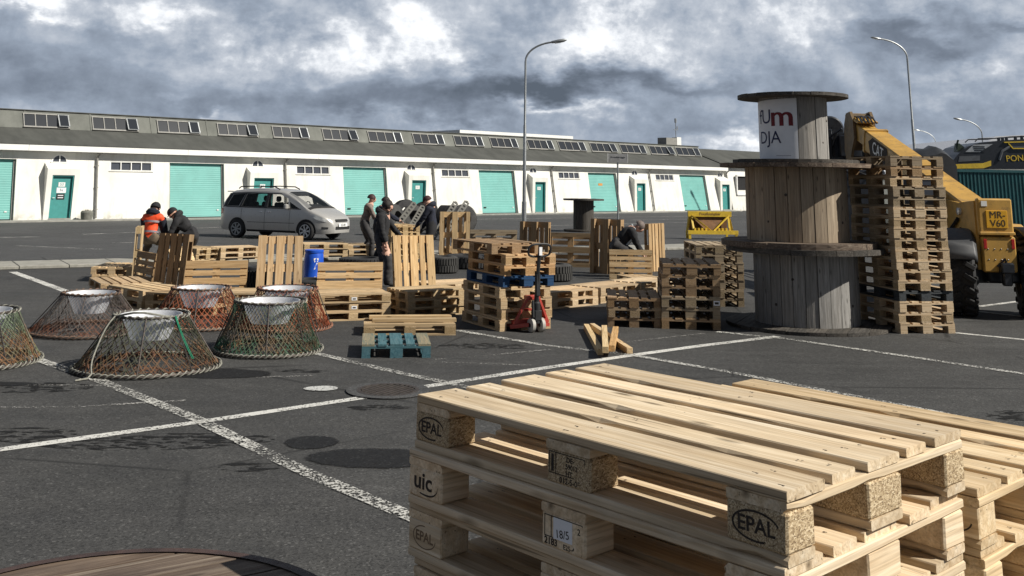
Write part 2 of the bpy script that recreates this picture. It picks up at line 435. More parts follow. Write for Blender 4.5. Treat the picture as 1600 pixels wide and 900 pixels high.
# ------------------------------------------------------------------ pallets: deck, nine blocks, three bottom boards
TOPY = [(-.3275, .145), (-.16375, .1), (0, .145), (.16375, .1), (.3275, .145)]
from mathutils import noise as mno
def board(b, c, d, ax=0, segs=16, yawz=0.0, mat=0):
    """a sawn board along x (ax 0) or y (ax 1): slightly bowed, worn and chipped edges"""
    L, w, t = d[ax], d[1 - ax], d[2]; c = Vector(c); sd = rnd.uniform(0, 99); off = (rnd.uniform(0, 40), rnd.uniform(0, 40), rnd.uniform(0, 40))
    chips = {}
    for _ in range(rnd.randint(1, 4)): chips[(rnd.randint(0, segs), rnd.randrange(4))] = rnd.uniform(.004, .010)
    vs = []; bb = []; fs = []
    for i in range(segs + 1):
        u = -L / 2 + L * i / segs
        bow = .0022 * mno.noise(Vector((u * 1.6, sd, 0))); sway = .0025 * mno.noise(Vector((u * 1.3, 0, sd)))
        wv = w / 2 * (1 + .012 * mno.noise(Vector((u * 2.5, sd, sd))))
        end = .003 * rnd.uniform(-1, 1) if i in (0, segs) else 0
        for k, (sy, sz) in enumerate(((-1, -1), (1, -1), (1, 1), (-1, 1))):
            ch = .0028 + .0018 * mno.noise(Vector((u * 9, k * 7.7, sd))) + chips.get((i, k), 0)
            ch = max(.0012, ch)
            pr = [(sy * wv, sz * (t / 2 - ch)), (sy * (wv - ch), sz * t / 2)]
            if (sy, sz) in ((1, -1), (-1, 1)): pr.reverse()
            for (yy, zz) in pr:
                p = (u + end, yy + sway, zz + bow)
                vs.append(p); bb.append((p[0] + off[0], p[1] + off[1], p[2] + off[2]))
    n = 8
    for i in range(segs):
        for j in range(n): fs.append((i * n + j, (i + 1) * n + j, (i + 1) * n + (j + 1) % n, i * n + (j + 1) % n))
    fs += [tuple(range(n)), tuple(reversed(range(segs * n, segs * n + n)))]
    ca_, sa_ = math.cos(yawz), math.sin(yawz); out = []
    for p in vs:
        q = Vector(p) if ax == 0 else Vector((-p[1], p[0], p[2]))
        out.append(c + Vector((q.x * ca_ - q.y * sa_, q.x * sa_ + q.y * ca_, q.z)))
    b.add(out, [tuple(reversed(f)) for f in fs], mat, bb)
def deck_mesh(fine=False, seed=0, skip=()):
    global rnd
    keep = rnd; rnd = random.Random(100 + seed)
    b = MB()
    for i, (y, w) in enumerate(TOPY):
        if i in skip: continue
        dx = rnd.uniform(-.006, .006)
        if fine: board(b, (dx, y + rnd.uniform(-.003, .003), .133 + rnd.uniform(-.0015, .0015)), (1.2 + rnd.uniform(-.010, .004), w + rnd.uniform(-.005, .002), .0215), 0, 18, rnd.uniform(-.002, .002))
        else: b.box((dx, y + rnd.uniform(-.003, .003), .133 + (rnd.uniform(-.0015, .0015))), (1.2 + rnd.uniform(-.008, .004), w + rnd.uniform(-.004, .002), .0215),
              rotz(rnd.uniform(-.002, .002)), 0, 0, .003 if fine else 0, .0012 if fine else 0)
        if fine:
            for x in (-.5275, 0, .5275):
                for k in range(3 if w > .12 else 2):
                    nx = x + rnd.uniform(-.05, .05); ny = y + (k - (1 if w > .12 else .5)) * w * .3 + rnd.uniform(-.01, .01)
                    z = .1452
                    b.lathe([(.003, z), (.0005, z + .0006)], 8, (nx, ny, 0), mat=1, smooth=False)
                    # the dent and the short split beside the nail
                    b.box((nx + rnd.uniform(-.012, .012), ny + .002, .1449), (rnd.uniform(.004, .012), .0014, .0006), mat=1)
    for x in (-.5275, 0, .5275):
        if fine: board(b, (x + rnd.uniform(-.004, .004), 0, .111), (.145, .8 + rnd.uniform(-.006, .006), .0215), 1, 12)
        else: b.box((x + rnd.uniform(-.004, .004), 0, .111), (.145, .8 + rnd.uniform(-.006, .006), .0215), None, 0, 1, .003 if fine else 0, .001 if fine else 0)
    me = b.mesh('deck', [WOOD, NAIL]); rnd = keep
    return me
DECKS = [deck_mesh(False, i) for i in range(4)]
FDECKS = [deck_mesh(True, 10 + i) for i in range(4)]
def block_meshes(ch):
    out = []
    for k in range(2):
        a = MB().box((0, 0, 0), (.145, .10, .0775), None, 0, 1 if k else 0, ch, ch * .3).mesh('block', [WOOD])
        m = MB().box((0, 0, 0), (.145, .145, .0775), None, 0, 1 if k else 0, ch, ch * .3).mesh('block', [WOOD])
        out.append((a, m))
    return out
BLK, FBLK = block_meshes(0), block_meshes(.004)
def board_meshes(ch):
    if ch:
        a, m = MB(), MB(); board(a, (0, 0, 0), (1.2, .10, .0215)); board(m, (0, 0, 0), (1.2, .145, .0215)); return a.mesh('bottom_board', [WOOD]), m.mesh('bottom_board', [WOOD])
    return (MB().box((0, 0, 0), (1.2, .10, .0215), None, 0, 0, ch, ch * .3).mesh('bottom_board', [WOOD]), MB().box((0, 0, 0), (1.2, .145, .0215), None, 0, 0, ch, ch * .3).mesh('bottom_board', [WOOD]))
BRD, FBRD = board_meshes(0), board_meshes(.003)
_var = {}
def in_mat(me, mat):
    if mat is None: return me
    k = (me.name, mat.name)
    if k not in _var:
        c = me.copy(); c.materials[0] = mat; _var[k] = c
    return _var[k]
FRESH = [(1.0, .97, .90), (1.06, 1.0, .90), (.94, .88, .78), (1.0, .92, .80), (.88, .82, .74)]
GREYED = [(.62, .62, .60), (.55, .54, .51), (.68, .65, .60), (.50, .49, .47)]
WARMDARK = [(.62, .52, .42), (.70, .60, .49), (.58, .50, .42)]
def pallet(loc, rot, label, group, pal=FRESH, mat=None, blockmat=None, scale=None, fore=False, deck=None, chip=None, name='wooden_pallet', brd=True):
    r = thing(name, label, 'pallet', loc, rot, group, scale)
    t = rnd.choice(pal); k = rnd.uniform(.96, 1.18)
    col = (t[0] * k * .97, t[1] * k * 1.01, t[2] * k * 1.13, 1)
    dk = rnd.choice(FDECKS if fore else DECKS) if deck is None else deck
    obj('deck', in_mat(dk, mat), r, col)
    bl = (FBLK if fore else BLK)[rnd.randrange(2)]
    isch = rnd.random() < .4 if chip is None else chip
    bm = blockmat or mat or (CHIP if isch else None)
    for x in (-.5275, 0, .5275):
        for y in (-.35, 0, .35):
            o = obj('block', in_mat(bl[0] if y else bl[1], bm), r, col)
            o.location = (x, y, .061)
            if rnd.random() < .3: o.rotation_euler = (0, 0, rnd.uniform(-.04, .04))
    for y in (-.35, 0, .35):
        if brd:
            o = obj('bottom_board', in_mat((FBRD if fore else BRD)[0 if y else 1], mat), r, col); o.location = (0, y, .01085)
    return r
ORD = ['topmost', 'second', 'third', 'fourth', 'fifth', 'sixth', 'seventh', 'eighth', 'ninth', 'tenth', 'eleventh', 'twelfth', 'thirteenth', 'fourteenth', 'fifteenth', 'sixteenth', 'bottom']
def ordl(k, n):
    if k == 0: return 'topmost wooden pallet'
    if k == n - 1: return 'bottom wooden pallet'
    return ORD[k] + ' wooden pallet from the top'
def face(a, b, typ, anchor='m', inv=1, z=0.0, lim=(.9, 1.08), scale=None):
    """a pallet whose camera-facing side runs between two ground pixels: centre, yaw, scale"""
    A, B = gp(*a, z), gp(*b, z); d = (B - A); L = d.length; d.normalize()
    n = Vector((-d.y, d.x, 0))                       # away from the camera
    nom, oth = (1.2, .8) if typ == 'L' else (.8, 1.2)
    sc = scale or min(lim[1], max(lim[0], L / nom))
    if anchor == 'm': mid = (A + B) / 2
    elif anchor == 'a': mid = A + d * nom * sc / 2
    else: mid = B - d * nom * sc / 2
    c = mid + n * oth * sc / 2
    yaw = math.atan2(d.y, d.x) + (0 if typ == 'L' else PI / 2)
    return c, yaw, sc
def stack(c, yaw, sc, n, desc, group, pal=FRESH, jitter=.012, special=None, base=0.0, jyaw=.012, zs=1.0, fore=False, chipset=None):
    """n pallets, bottom first in z, labelled from the top"""
    out = []
    for i in range(n):
        k = n - 1 - i
        sp = (special or {}).get(k, {})
        kk = dict(pal=sp.get('pal', pal), mat=sp.get('mat'), chip=sp.get('chip'), fore=fore, deck=sp.get('deck'))
        off = Vector((rnd.uniform(-jitter, jitter), rnd.uniform(-jitter, jitter), 0)) + Vector(sp.get('off', (0, 0, 0)))
        lab = sp.get('label') or (ordl(k, n) + ' ' + desc)
        out.append(pallet((c.x + off.x, c.y + off.y, base + i * .1442 * sc * zs), yaw + rnd.uniform(-jyaw, jyaw) + sp.get('yaw', 0), lab, group, scale=(sc, sc, sc * zs), **kk))
    return out
def stand(pxc, pyb, kind, turn=0.0, lean=0.0, sc=1.0, under=False, label='', group=None, pal=FRESH, mat=None, z=0.0, deck=None):
    """a pallet on its edge: bottom edge centred on a ground pixel; turn = how far its face is turned to the right of the camera"""
    p = gp(pxc, pyb, z); back = Vector((p.x, p.y, 0)).normalized()
    n = rotz(turn) @ (-back); up = Vector((0, 0, 1))
    side = up.cross(n)
    Rl = Matrix.Rotation(-lean, 3, side)
    n2, up2 = Rl @ n, Rl @ up
    zz = -n2 if under else n2
    if kind == 'tall':
        xx = up2; yy = zz.cross(xx); half = .6
    else:
        yy = up2; xx = yy.cross(zz); half = .4
    Mx = Matrix((xx, yy, zz)).transposed()
    org = p + up2 * half * sc - (n2 * .144 * sc if not under else Vector((0, 0, 0)))
    if lean > 0: org.z += .144 * sc * math.sin(lean) if not under else 0
    return pallet(org, Mx, label, group, pal=pal, mat=mat, scale=sc, deck=deck)
# ------------------------------------------------------------------ the pallet yard
# foreground stacks
FA = -.8263
fl, fs = Vector((math.cos(FA), math.sin(FA), 0)), Vector((-math.sin(FA), math.cos(FA), 0))
P0 = Vector((-.2564, 3.0337, 0))
ca = P0 + fl * .6 + fs * .4
ZS = .97
fgA = []
for i in range(10):
    k = 9 - i
    offs = {0: (0, 0), 1: (-.006, -.012), 2: (-.014, -.004), 3: (.004, .006)}.get(k, (rnd.uniform(-.012, .012), rnd.uniform(-.012, .012)))
    c = ca + fl * offs[0] + fs * offs[1]
    lab = {0: 'topmost pallet of the near stack, oval stamp and chipboard blocks', 1: 'second pallet from the top of the near stack, block with white sticker',
           2: 'third pallet from the top of the near stack, faint oval stamp'}.get(k) or ORD[k] + ' pallet from the top of the near left stack' if k < 9 else 'bottom pallet of the near left stack'
    p = pallet((c.x, c.y, i * .1442 * ZS), FA + (0, .004, -.006, .005)[k if k < 4 else 3] * 1.0, lab, 'pallets of the two near stacks', pal=[(1.19, 1.19, 1.14)] if k % 2 == 0 else [(1.24, 1.23, 1.18)],
               scale=(1, 1, ZS), fore=True, chip=(k in (0,)), deck=FDECKS[k % 4])
    fgA.append(p)
top, sec, thd = fgA[9], fgA[8], fgA[7]
# stamps burnt into the blocks of the long side (local y = -.4)
def blk(p, x, y):
    for c in p.children:
        if c.name.startswith('block') and abs(c.location.x - x) < .01 and abs(c.location.y - y) < .01: return c
def stamp_side(p, x, strings, oval=None, mat=INK, sx=1.0):
    """writing on the long-side face of a block; strings = (text, size, dx, dz)"""
    b = blk(p, x, -.35)
    b.rotation_euler = (0, 0, 0)
    base = Matrix.Translation((0, -.0503, 0)) @ Matrix.Rotation(PI / 2, 4, 'X')
    for (s, size, dx, dz) in strings:
        text_obj('stamp', s, size, mat, b, base @ Matrix.Translation((dx, dz, 0)) @ Matrix.Diagonal((sx, 1, 1, 1)), .0004, bold=size * .018)
    if oval:
        a, h, w = oval; m = MB()
        N = 40
        vs = [Vector((rr * a * math.cos(2 * PI * i / N), -.0505, rr2 * h * math.sin(2 * PI * i / N))) for rr, rr2 in ((1, 1), (1 - w / a, 1 - w / h)) for i in range(N)]
        m.add(vs, [(i, (i + 1) % N, N + (i + 1) % N, N + i) for i in range(N)])
        m.build('oval_stamp', mat, b)
    return b
stamp_side(top, -.5275, [('EPAL', .042, 0, 0)], (.058, .031, .0045))
stamp_side(top, .5275, [('EPAL', .042, 0, 0)], (.058, .031, .0045))
stamp_side(top, 0, [('DE-', .017, .008, .022), ('59012', .016, .012, .006), ('HT', .017, .004, -.010), ('012-5-05', .019, .006, -.028)])
def boxline(b, x0, x1, z0, z1, w=.0022):
    m = MB()
    for (xa, xb, za, zb) in ((x0, x1, z1 - w, z1), (x0, x1, z0, z0 + w), (x0, x0 + w, z0, z1), (x1 - w, x1, z0, z1), (x0 + .022, x0 + .022 + w, z0, z1)):
        m.quad((xa, -.0504, za), (xb, -.0504, za), (xb, -.0504, zb), (xa, -.0504, zb))
    m.build('frame_stamp', INK, b)
boxline(blk(top, 0, -.35), -.064, .056, -.017, .034)
t2 = MB(); t2.box((-.052, -.0505, .008), (.008, .0006, .04)); t2.build('frame_stamp', INK, blk(top, 0, -.35))
stamp_side(sec, -.5275, [('uic', .062, -.008, .004)], None, sx=1.15)
sw = MB(); sw.tube([(-.02 + .07 * math.sin(t * PI * .5) * 1.1, -.0504, -.026 + .028 * t * t - .006 * math.sin(t * PI)) for t in [i / 10 for i in range(11)]], [.0006 + .0022 * math.sin(PI * min(1, .15 + i / 11)) for i in range(11)], 5)
sw.build('swoosh_stamp', INK, blk(sec, -.5275, -.35))
b = stamp_side(sec, 0, [('2183', .022, -.040, -.026), ('E25-4-10', .016, .030, -.028), ('2', .02, .052, .016)])
m = MB(); m.box((.0, -.0508, .008), (.062, .0008, .048)); m.build('paper_sticker', PAPER, b)
text_obj('handwriting', '18/5', .026, INK, b, Matrix.Translation((-.001, -.0514, -.002)) @ Matrix.Rotation(PI / 2, 4, 'X') @ Matrix.Rotation(.12, 4, 'Z'), .0003)
boxline(b, -.062, .064, -.016, .034)
FAINT = mat_plain('faint_stamp', (.16, .11, .065), .9)
stamp_side(thd, -.5275, [('EPAL', .036, 0, 0)], (.05, .03, .003), FAINT)
cb = P0 + fl * .615 + fs * 1.235
for i in range(9):
    k = 8 - i
    lab = ['topmost pallet of the lower near stack at the right edge', 'second pallet from the top of the right edge stack'][k] if k < 2 else (ORD[k] + ' pallet from the top of the right edge stack' if k < 8 else 'bottom pallet of the right edge stack')
    p = pallet((cb.x + rnd.uniform(-.01, .01), cb.y + rnd.uniform(-.01, .01), i * .1442 * ZS), FA + rnd.uniform(-.006, .006), lab, 'pallets of the two near stacks',
           pal=[(1.22, 1.16, 1.0)], scale=(1, 1, ZS), fore=True, chip=False, deck=FDECKS[(k + 2) % 4])
    if k == 0:
        stamp_side(p, .5275, [], (.055, .031, .004))

# the tall stack beside the spools
c, yaw, sc = face((1408, 522), (1494, 521), 'S')
tall = stack(c, yaw, sc * .985, 17, 'of the tall stack right of the spools', 'pallets of the tall stack', jitter=.013, jyaw=.012, zs=1.0 / sc / .985 * .995,
      special={0: dict(pal=GREYED), 1: dict(pal=WARMDARK), 3: dict(pal=GREYED), 4: dict(pal=GREYED), 13: dict(mat=SLATEWOOD, label='slate grey painted pallet fourth from the bottom of the tall stack')},
      pal=[(1.08, 1.04, .96), (1.12, 1.07, .98), (.95, .9, .8)])
# the stack the pallet truck has run into
c2, yaw2, sc2 = face((781, 518), (861, 513), 'S', 'a', lim=(.98, 1.0))
STK2 = (c2, yaw2)
stack(c2, yaw2, 1.0, 8, 'of the stack behind the red pallet truck', 'pallets of the stack at the pallet truck', jitter=.02, jyaw=.015,
      special={0: dict(off=(-.16, .05, 0), yaw=.05, pal=WARMDARK), 1: dict(off=(.06, 0, 0), pal=[(.95, .8, .62)]), 2: dict(off=(.07, 0, 0), pal=[(1.0, .78, .55)]),
               3: dict(mat=BLUEWOOD, off=(.03, 0, 0), label='blue painted pallet in the middle of the stack behind the pallet truck')}, pal=[(.95, .88, .74), (.9, .82, .68)])
# benches of three pallets each
c3, yaw3, sc3 = face((491, 503), (609, 499), 'L')
b3 = stack(c3, yaw3, sc3, 3, 'of the bench beside the red netted trap', 'pallets of the three-high benches', pal=[(1.06, .98, .82), (1.0, .92, .75)], zs=.93)
for k in (1, 2):
    bb3 = blk(b3[k], 0, -.35); bb3.rotation_euler = (0, 0, 0)
    MB().box((.01, -.0515, .006), (.085, .002, .05)).build('paper_sticker', PAPER, bb3)
    MB().box((.01, -.0530, .004), (.05, .001, .022)).build('sticker_print', INK, bb3)
c4, yaw4, sc4 = face((640, 497), (724, 491), 'L', lim=(.84, 1.0))
stack(c4, yaw4, sc4, 3, 'of the bench behind the teal pallet', 'pallets of the three-high benches', pal=[(1.02, .95, .78), (.98, .9, .74)], zs=1.05)
c, yaw, sc = face((684, 466), (738, 463), 'L', lim=(.62, 1.0))
stack(c, yaw, .86, 2, 'of the low pair between the bench and the tyre', 'pallets of the low pair behind the bench', pal=[(1.15, 1.08, .95)])
# grey stacks left of the spools
c, yaw, sc = face((951, 511), (1034, 513), 'S')
stack(c, yaw, sc, 3, 'of the low grey stack left of the spools', 'pallets of the grey stacks', pal=GREYED + WARMDARK)
c, yaw, sc = face((1036, 513.5), (1128, 516), 'S')
b6 = stack(c, yaw, sc, 6, 'of the six-high grey stack left of the spools', 'pallets of the grey stacks', pal=GREYED + WARMDARK, jitter=.02)
b6_ = blk(b6[2], -.5275, -.35); b6_.rotation_euler = (0, 0, 0)
MB().box((-.0745, 0, .004), (.002, .085, .062)).build('paper_sticker', PAPER, b6_)
MB().box((-.0760, 0, .004), (.001, .055, .03)).build('sticker_print', INK, b6_)
c, yaw, sc = face((1090, 479), (1164, 480), 'S', lim=(.98, 1.0))
stack(c, yaw, sc, 7, 'of the dark stack between grey stack and spools', 'pallets of the dark stack', pal=GREYED)
# the low platform in front of the bending man
c, yaw, sc = face((871, 482.5), (925, 477), 'L', lim=(.9, 1.0))
stack(c, yaw, sc, 2, 'of the low platform right of the pallet truck', 'pallets of the low platform', pal=FRESH)
d = Vector((math.cos(yaw), math.sin(yaw), 0)); nn = Vector((-d.y, d.x, 0))
cc = c + d * 1.22 + nn * .10
stack(cc, yaw + .06, sc, 2, 'of the middle section of the low platform', 'pallets of the low platform', pal=FRESH)
cc = cc + d * 1.2 + nn * .2
stack(cc, yaw + .12, sc, 2, 'at the far end of the low platform', 'pallets of the low platform', pal=FRESH)
# the seat the man bends over
cS, yS, sS = face((1001, 444), (1033, 443), 'S', 'a', lim=(.62, 1.0))
pallet((cS.x, cS.y, 0), yS, 'pale pallet laid flat as a seat beside the bending man', 'pallets of the seat by the bending man', pal=[(1.08, 1.0, .86)], scale=.80)
stand(986, 437, 'long', .10, .04, .76, False, 'backrest pallet on its long edge in front of the bending man', 'pallets of the seat by the bending man', pal=[(.95, .88, .72)])
stand(945, 428, 'tall', -.55, .04, 1.0, True, 'upright pallet left of the bending man, runners showing', 'upright pallets round the bending man', pal=[(.72, .6, .46)])
stand(1028, 424, 'tall', 1.05, .02, .9, False, 'narrow upright pallet turned edge-on right of the bending man', 'upright pallets round the bending man', pal=[(.95, .82, .62)])
stand(890, 417, 'long', -.18, .06, 1.0, True, 'pallet on its long edge with runners showing, before the lone spool', 'upright pallets round the bending man', pal=[(.85, .75, .6)])
stand(771, 410, 'long', .05, .04, 1.0, True, 'dark pallet on its long edge behind the pallet truck stack', 'upright pallets in the yard middle', pal=GREYED)
stand(833, 424, 'tall', -.45, .03, .92, True, 'upright pallet behind the pallet truck handle', 'upright pallets in the yard middle', pal=[(.66, .55, .42)])
stand(710, 404, 'tall', .12, .03, 1.0, True, 'tall upright pallet with runners showing, beside the man in navy', 'upright pallets in the yard middle', pal=[(.98, .88, .68)])
# backrests of the ring, left to centre
stand(650, 470, 'tall', .24, .34, .90, False, 'upright pallet leaning back behind the bench, beside the man in black', 'upright pallets leaning behind the benches', pal=[(1.04, .9, .66)])
stand(434, 475, 'tall', .02, .44, .92, False, 'upright pallet leaning back between blue barrel and plank wall', 'upright pallets leaning behind the benches', pal=[(.80, .70, .56)])
stand(545, 482, 'long', .05, .14, .86, False, 'pallet on its long edge as backrest of the bench by the red trap', 'backrests on their long edge', pal=[(1.05, .92, .70)])
stand(335, 474, 'long', .03, .12, .82, False, 'long backrest pallet between two upright pallets, right of the ring bend', 'backrests on their long edge', pal=[(.78, .66, .48)])
stand(260, 461, 'tall', -.76, .08, .85, False, 'dark upright pallet in front of the crouching man', 'upright pallets at the ring bend', pal=[(.52, .44, .35)])
stand(219, 452, 'long', -1.22, .10, .80, False, 'short backrest pallet below the orange vest, bright gaps between boards', 'backrests on their long edge', pal=[(.60, .50, .38)])
stand(217, 438, 'tall', 1.52, .0, .86, False, 'upright pallet seen edge-on beside the orange vest', 'upright pallets at the ring bend', pal=[(1.05, .98, .8)])
stand(292, 424, 'long', .9, .5, .62, False, 'tilted pallet under the hands of the crouching man', 'backrests on their long edge', pal=[(1.0, .92, .75)])
# the ring of two-high benches on the left: top front edges seen at height .288
def ringtop(a, b, anchor, side, desc, pal=FRESH, sc=.95, zt=.288):
    A, B = gp(*a, zt), gp(*b, zt); d = (B - A); d.z = 0; d.normalize()
    n = Vector((-d.y, d.x, 0)) * side
    mid = A + d * .6 * sc if anchor == 'a' else (B - d * .6 * sc if anchor == 'b' else (A + B) / 2)
    c = mid + n * .4 * sc
    return stack(Vector((c.x, c.y, 0)), math.atan2(d.y, d.x), sc, 2, desc, 'pallets of the ring of benches', pal=pal, jyaw=.02)
ringtop((144, 416), (186, 403), 'a', -1, 'of the far left end of the ring', [(1.0, .92, .76)])
ringtop((133, 427.5), (157.5, 442.5), 'b', 1, 'at the left bend of the ring', [(.9, .82, .7)], .98)
ringtop((158.5, 443), (222, 455), 'b', 1, 'of the ring behind the grey netted trap', [(1.0, .93, .78)], 1.0)
ringtop((228, 456), (325, 461), 'a', 1, 'of the ring behind the rust red trap', [(.85, .75, .6)], 1.0)
ringtop((349, 458), (462, 459), 'a', 1, 'of the ring behind the green netted trap', [(1.02, .95, .8)], 1.0)
# back row behind the ring
def row(a, b, typ, n, desc, lim=(.85, 1.02), pal=FRESH):
    c, y, s = face(a, b, typ, 'm', lim=lim)
    return stack(c, y, s, n, desc, 'pallets of the back row', pal=pal)
row((305, 414), (343, 411.5), 'S', 3, 'of the back row beside the crouching man', pal=[(.95, .88, .72)])
row((345, 412), (404, 409.5), 'L', 3, 'of the back row in front of the rear wheel', pal=[(1.08, 1.02, .9)])
row((474, 407), (543, 406), 'L', 3, 'of the back row behind the blue barrel', pal=[(1.05, .98, .82)])
row((544, 406), (606, 405), 'L', 3, 'of the back row behind the man in brown', pal=[(1.08, 1.0, .84)])
row((610, 406), (655, 405), 'S', 6, 'of the chest-high stack between the working men', pal=[(1.0, .9, .68)])
row((700, 402), (752, 401), 'L', 2, 'of the low row behind the loose tyre', pal=[(.7, .6, .48)])
# loose things on the asphalt
c, y, s = face((568, 525), (712, 524), 'L', lim=(.95, 1.03))
pallet((c.x, c.y, 0), y, 'broken pallet with missing deck boards behind the teal pallet', None, pal=[(.85, .78, .64)], deck=deck_mesh(False, 31, skip=(1, 2, 4)), scale=s)
def plank(name, label, a, b, w, h, z, pal, group=None, cat='plank', tilt=0):
    A, B = Vector(a), Vector(b); dd = B - A
    r = MB().box((0, 0, 0), (dd.length, w, h), None, 0, 0, .003, .001).build(name, WOOD)
    x = dd.normalized(); yv = Vector((0, 0, 1)).cross(x).normalized(); zv = x.cross(yv)
    r.matrix_world = Matrix.Translation((A + B) / 2 + Vector((0, 0, z))) @ Matrix((x, yv, zv)).transposed().to_4x4()
    r.color = (*pal, 1)
    return tag(r, label, cat, group)
ux, uy = Vector((math.cos(y), math.sin(y), 0)), Vector((-math.sin(y), math.cos(y), 0))
for (u0, u1, v, zz, lab, pl) in ((-.54, .58, .10, .172, 'upper loose pale plank lying on the broken pallet', (1.0, .93, .8)), (-.5, .62, -.22, .172, 'loose grey plank along the front of the broken pallet', (.72, .68, .6))):
    plank('loose_plank', lab, c + ux * u0 + uy * v, c + ux * u1 + uy * (v + .02), .12, .045, zz, pl, 'planks on the broken pallet')
c, y, s = face((565, 560), (673, 559), 'S', lim=(.95, 1.05))
tp = pallet((0, 0, 0), 0, 'teal painted pallet with two bare wood end boards', None, mat=TEALWOOD, name='wooden_pallet')
tp.matrix_world = Matrix.Translation(gp(619, 559.5) + Vector((-math.sin(y - PI / 2), math.cos(y - PI / 2), 0)) * .43) @ Matrix.Rotation(y, 4, 'Z') @ Matrix.Diagonal((.72, s, 1.05, 1))
for o in list(tp.children):
    if o.name.startswith('deck'): bpy.data.objects.remove(o)
for k, (yy, w) in enumerate(TOPY):
    o = MB().box((rnd.uniform(-.01, .01), yy, .133), (1.2, w, .0215), None, 0, 0).build('deck_board', TEALWORN if k in (0, 4) else TEALWOOD, tp)
    if k == 0 or k == 4: o['label'] = 'bare wood board with flaked teal paint'
m = MB()
for x in (-.5275, 0, .5275): m.box((x, 0, .111), (.145, .8, .0215), None, 0, 1)
m.build('cross_board', TEALWOOD, tp)
for (a, b, z, lab, pl) in (((916, 511), (938, 551), 0.0, 'leftmost of the four loose square timbers', (1.12, 1.06, .9)), ((925, 510), (984, 549), 0.0, 'square timber lying under two others, pointing right', (1.1, 1.05, .95)),
                   ((944, 511), (946, 545), .086, 'upright-looking middle timber resting across another', (1.15, 1.1, .95)), ((962, 513), (956, 543), .086, 'orange brown timber resting on the slanting one', (1.0, .8, .55))):
    A, B = gp(*a, z + .03), gp(*b, z + .03); A.z = B.z = 0
    plank('square_timber', lab, A, B, .072, .072, .0365 + z * .8, pl, 'loose square timbers', 'timber')
# ------------------------------------------------------------------ ground, road, kerb, painted lines
def sheet(name, poly, z, mat, kind='structure', nrm=True):
    me = bpy.data.meshes.new(name); me.from_pydata([(p[0], p[1], z) for p in poly], [], [tuple(range(len(poly)))])
    me.materials.append(mat); o = obj(name, me); o['kind'] = kind
    if me.polygons[0].normal.z < 0: me.flip_normals()
    return o
sheet('ground', [(-700, -60), (700, -60), (700, 1200), (-700, 1200)], 0, ASPHALT)
KA, KB = gp(0, 417.5), gp(1110, 386)
kd = (KB - KA).normalized(); kn = Vector((-kd.y, kd.x, 0))
k0, k1 = KA - kd * 40, KB + kd * 60
# the road behind the kerb
sheet('road', [k0 + kn * .5, k1 + kn * .5, k1 + kn * 60, k0 + kn * 60], .004, ROAD)
m = MB(); L = (k1 - k0).length; n = int(L / 1.0)
for i in range(n):
    a = k0 + kd * (i * L / n + .006); b = k0 + kd * ((i + 1) * L / n - .006)
    m.bar(a + Vector((0, 0, .035)), b + Vector((0, 0, .035)), 1.5, .075, ch=.012)
o = m.build('kerb', CONC); o['kind'] = 'structure'
def line(name, pts, w, mat, z=.004, wob=.0):
    """a painted stripe along ground pixels"""
    P = [gp(*p) for p in pts]; v = []
    # resample so that the edges can wander a little
    Q = []
    for a, b in zip(P, P[1:]):
        k = max(1, int((b - a).length / .25))
        Q += [a + (b - a) * (i / k) for i in range(k)]
    Q.append(P[-1])
    for i, p in enumerate(Q):
        d = (Q[min(i + 1, len(Q) - 1)] - Q[max(i - 1, 0)]).normalized(); s = Vector((-d.y, d.x, 0))
        ww = w / 2 * (1 + rnd.uniform(-.06, .06))
        v += [p + s * ww + Vector((0, 0, z)), p - s * ww + Vector((0, 0, z))]
    me = bpy.data.meshes.new(name); me.from_pydata([tuple(x) for x in v], [], [(2 * i, 2 * i + 1, 2 * i + 3, 2 * i + 2) for i in range(len(Q) - 1)])
    me.materials.append(mat); o = obj(name, me); o['kind'] = 'structure'
    if me.polygons[0].normal.z < 0: me.flip_normals()
    return o
line('parking_line', [(-60, 711), (0, 703), (310, 660), (572, 621)], .12, LINE_FRESH)
line('parking_line', [(655, 606), (820, 580), (990, 555), (1100, 540), (1215, 526)], .13, LINE_FRESH)
line('parking_line', [(40, 556), (160, 597), (310, 657), (480, 740), (650, 812), (760, 866)], .13, LINE_WORN, .008)
line('parking_line', [(495, 553), (600, 578), (722, 604), (880, 646)], .12, LINE_WORN, .008)
line('parking_line', [(715, 517), (850, 540), (985, 555), (1150, 584), (1600, 672), (1700, 692)], .11, LINE_WORN, .008)
line('parking_line', [(1120, 519), (1235, 531), (1420, 558), (1600, 585), (1700, 600)], .11, LINE_WORN, .008)
line('parking_line', [(1490, 520), (1600, 531), (1700, 541)], .10, LINE_FRESH)
line('parking_line', [(1520, 486), (1600, 495)], .10, LINE_FRESH)
line('parking_line', [(1530, 479), (1600, 470)], .12, LINE_FRESH)
line('parking_line', [(20, 425), (105, 456), (128, 464)], .16, LINE_FRESH)
line('parking_line', [(0, 572), (75, 566)], .05, LINE_FAINT)
line('parking_line', [(0, 637), (120, 636), (290, 626)], .06, LINE_FAINT)
line('parking_line', [(0, 601), (180, 603)], .05, LINE_FAINT)
line('parking_line', [(400, 590), (490, 587)], .05, LINE_FAINT)
line('parking_line', [(680, 562), (800, 552), (860, 546)], .06, LINE_FAINT)
line('parking_line', [(690, 566), (830, 571)], .05, LINE_FAINT)
line('parking_line', [(975, 535), (1100, 521)], .05, LINE_FAINT)
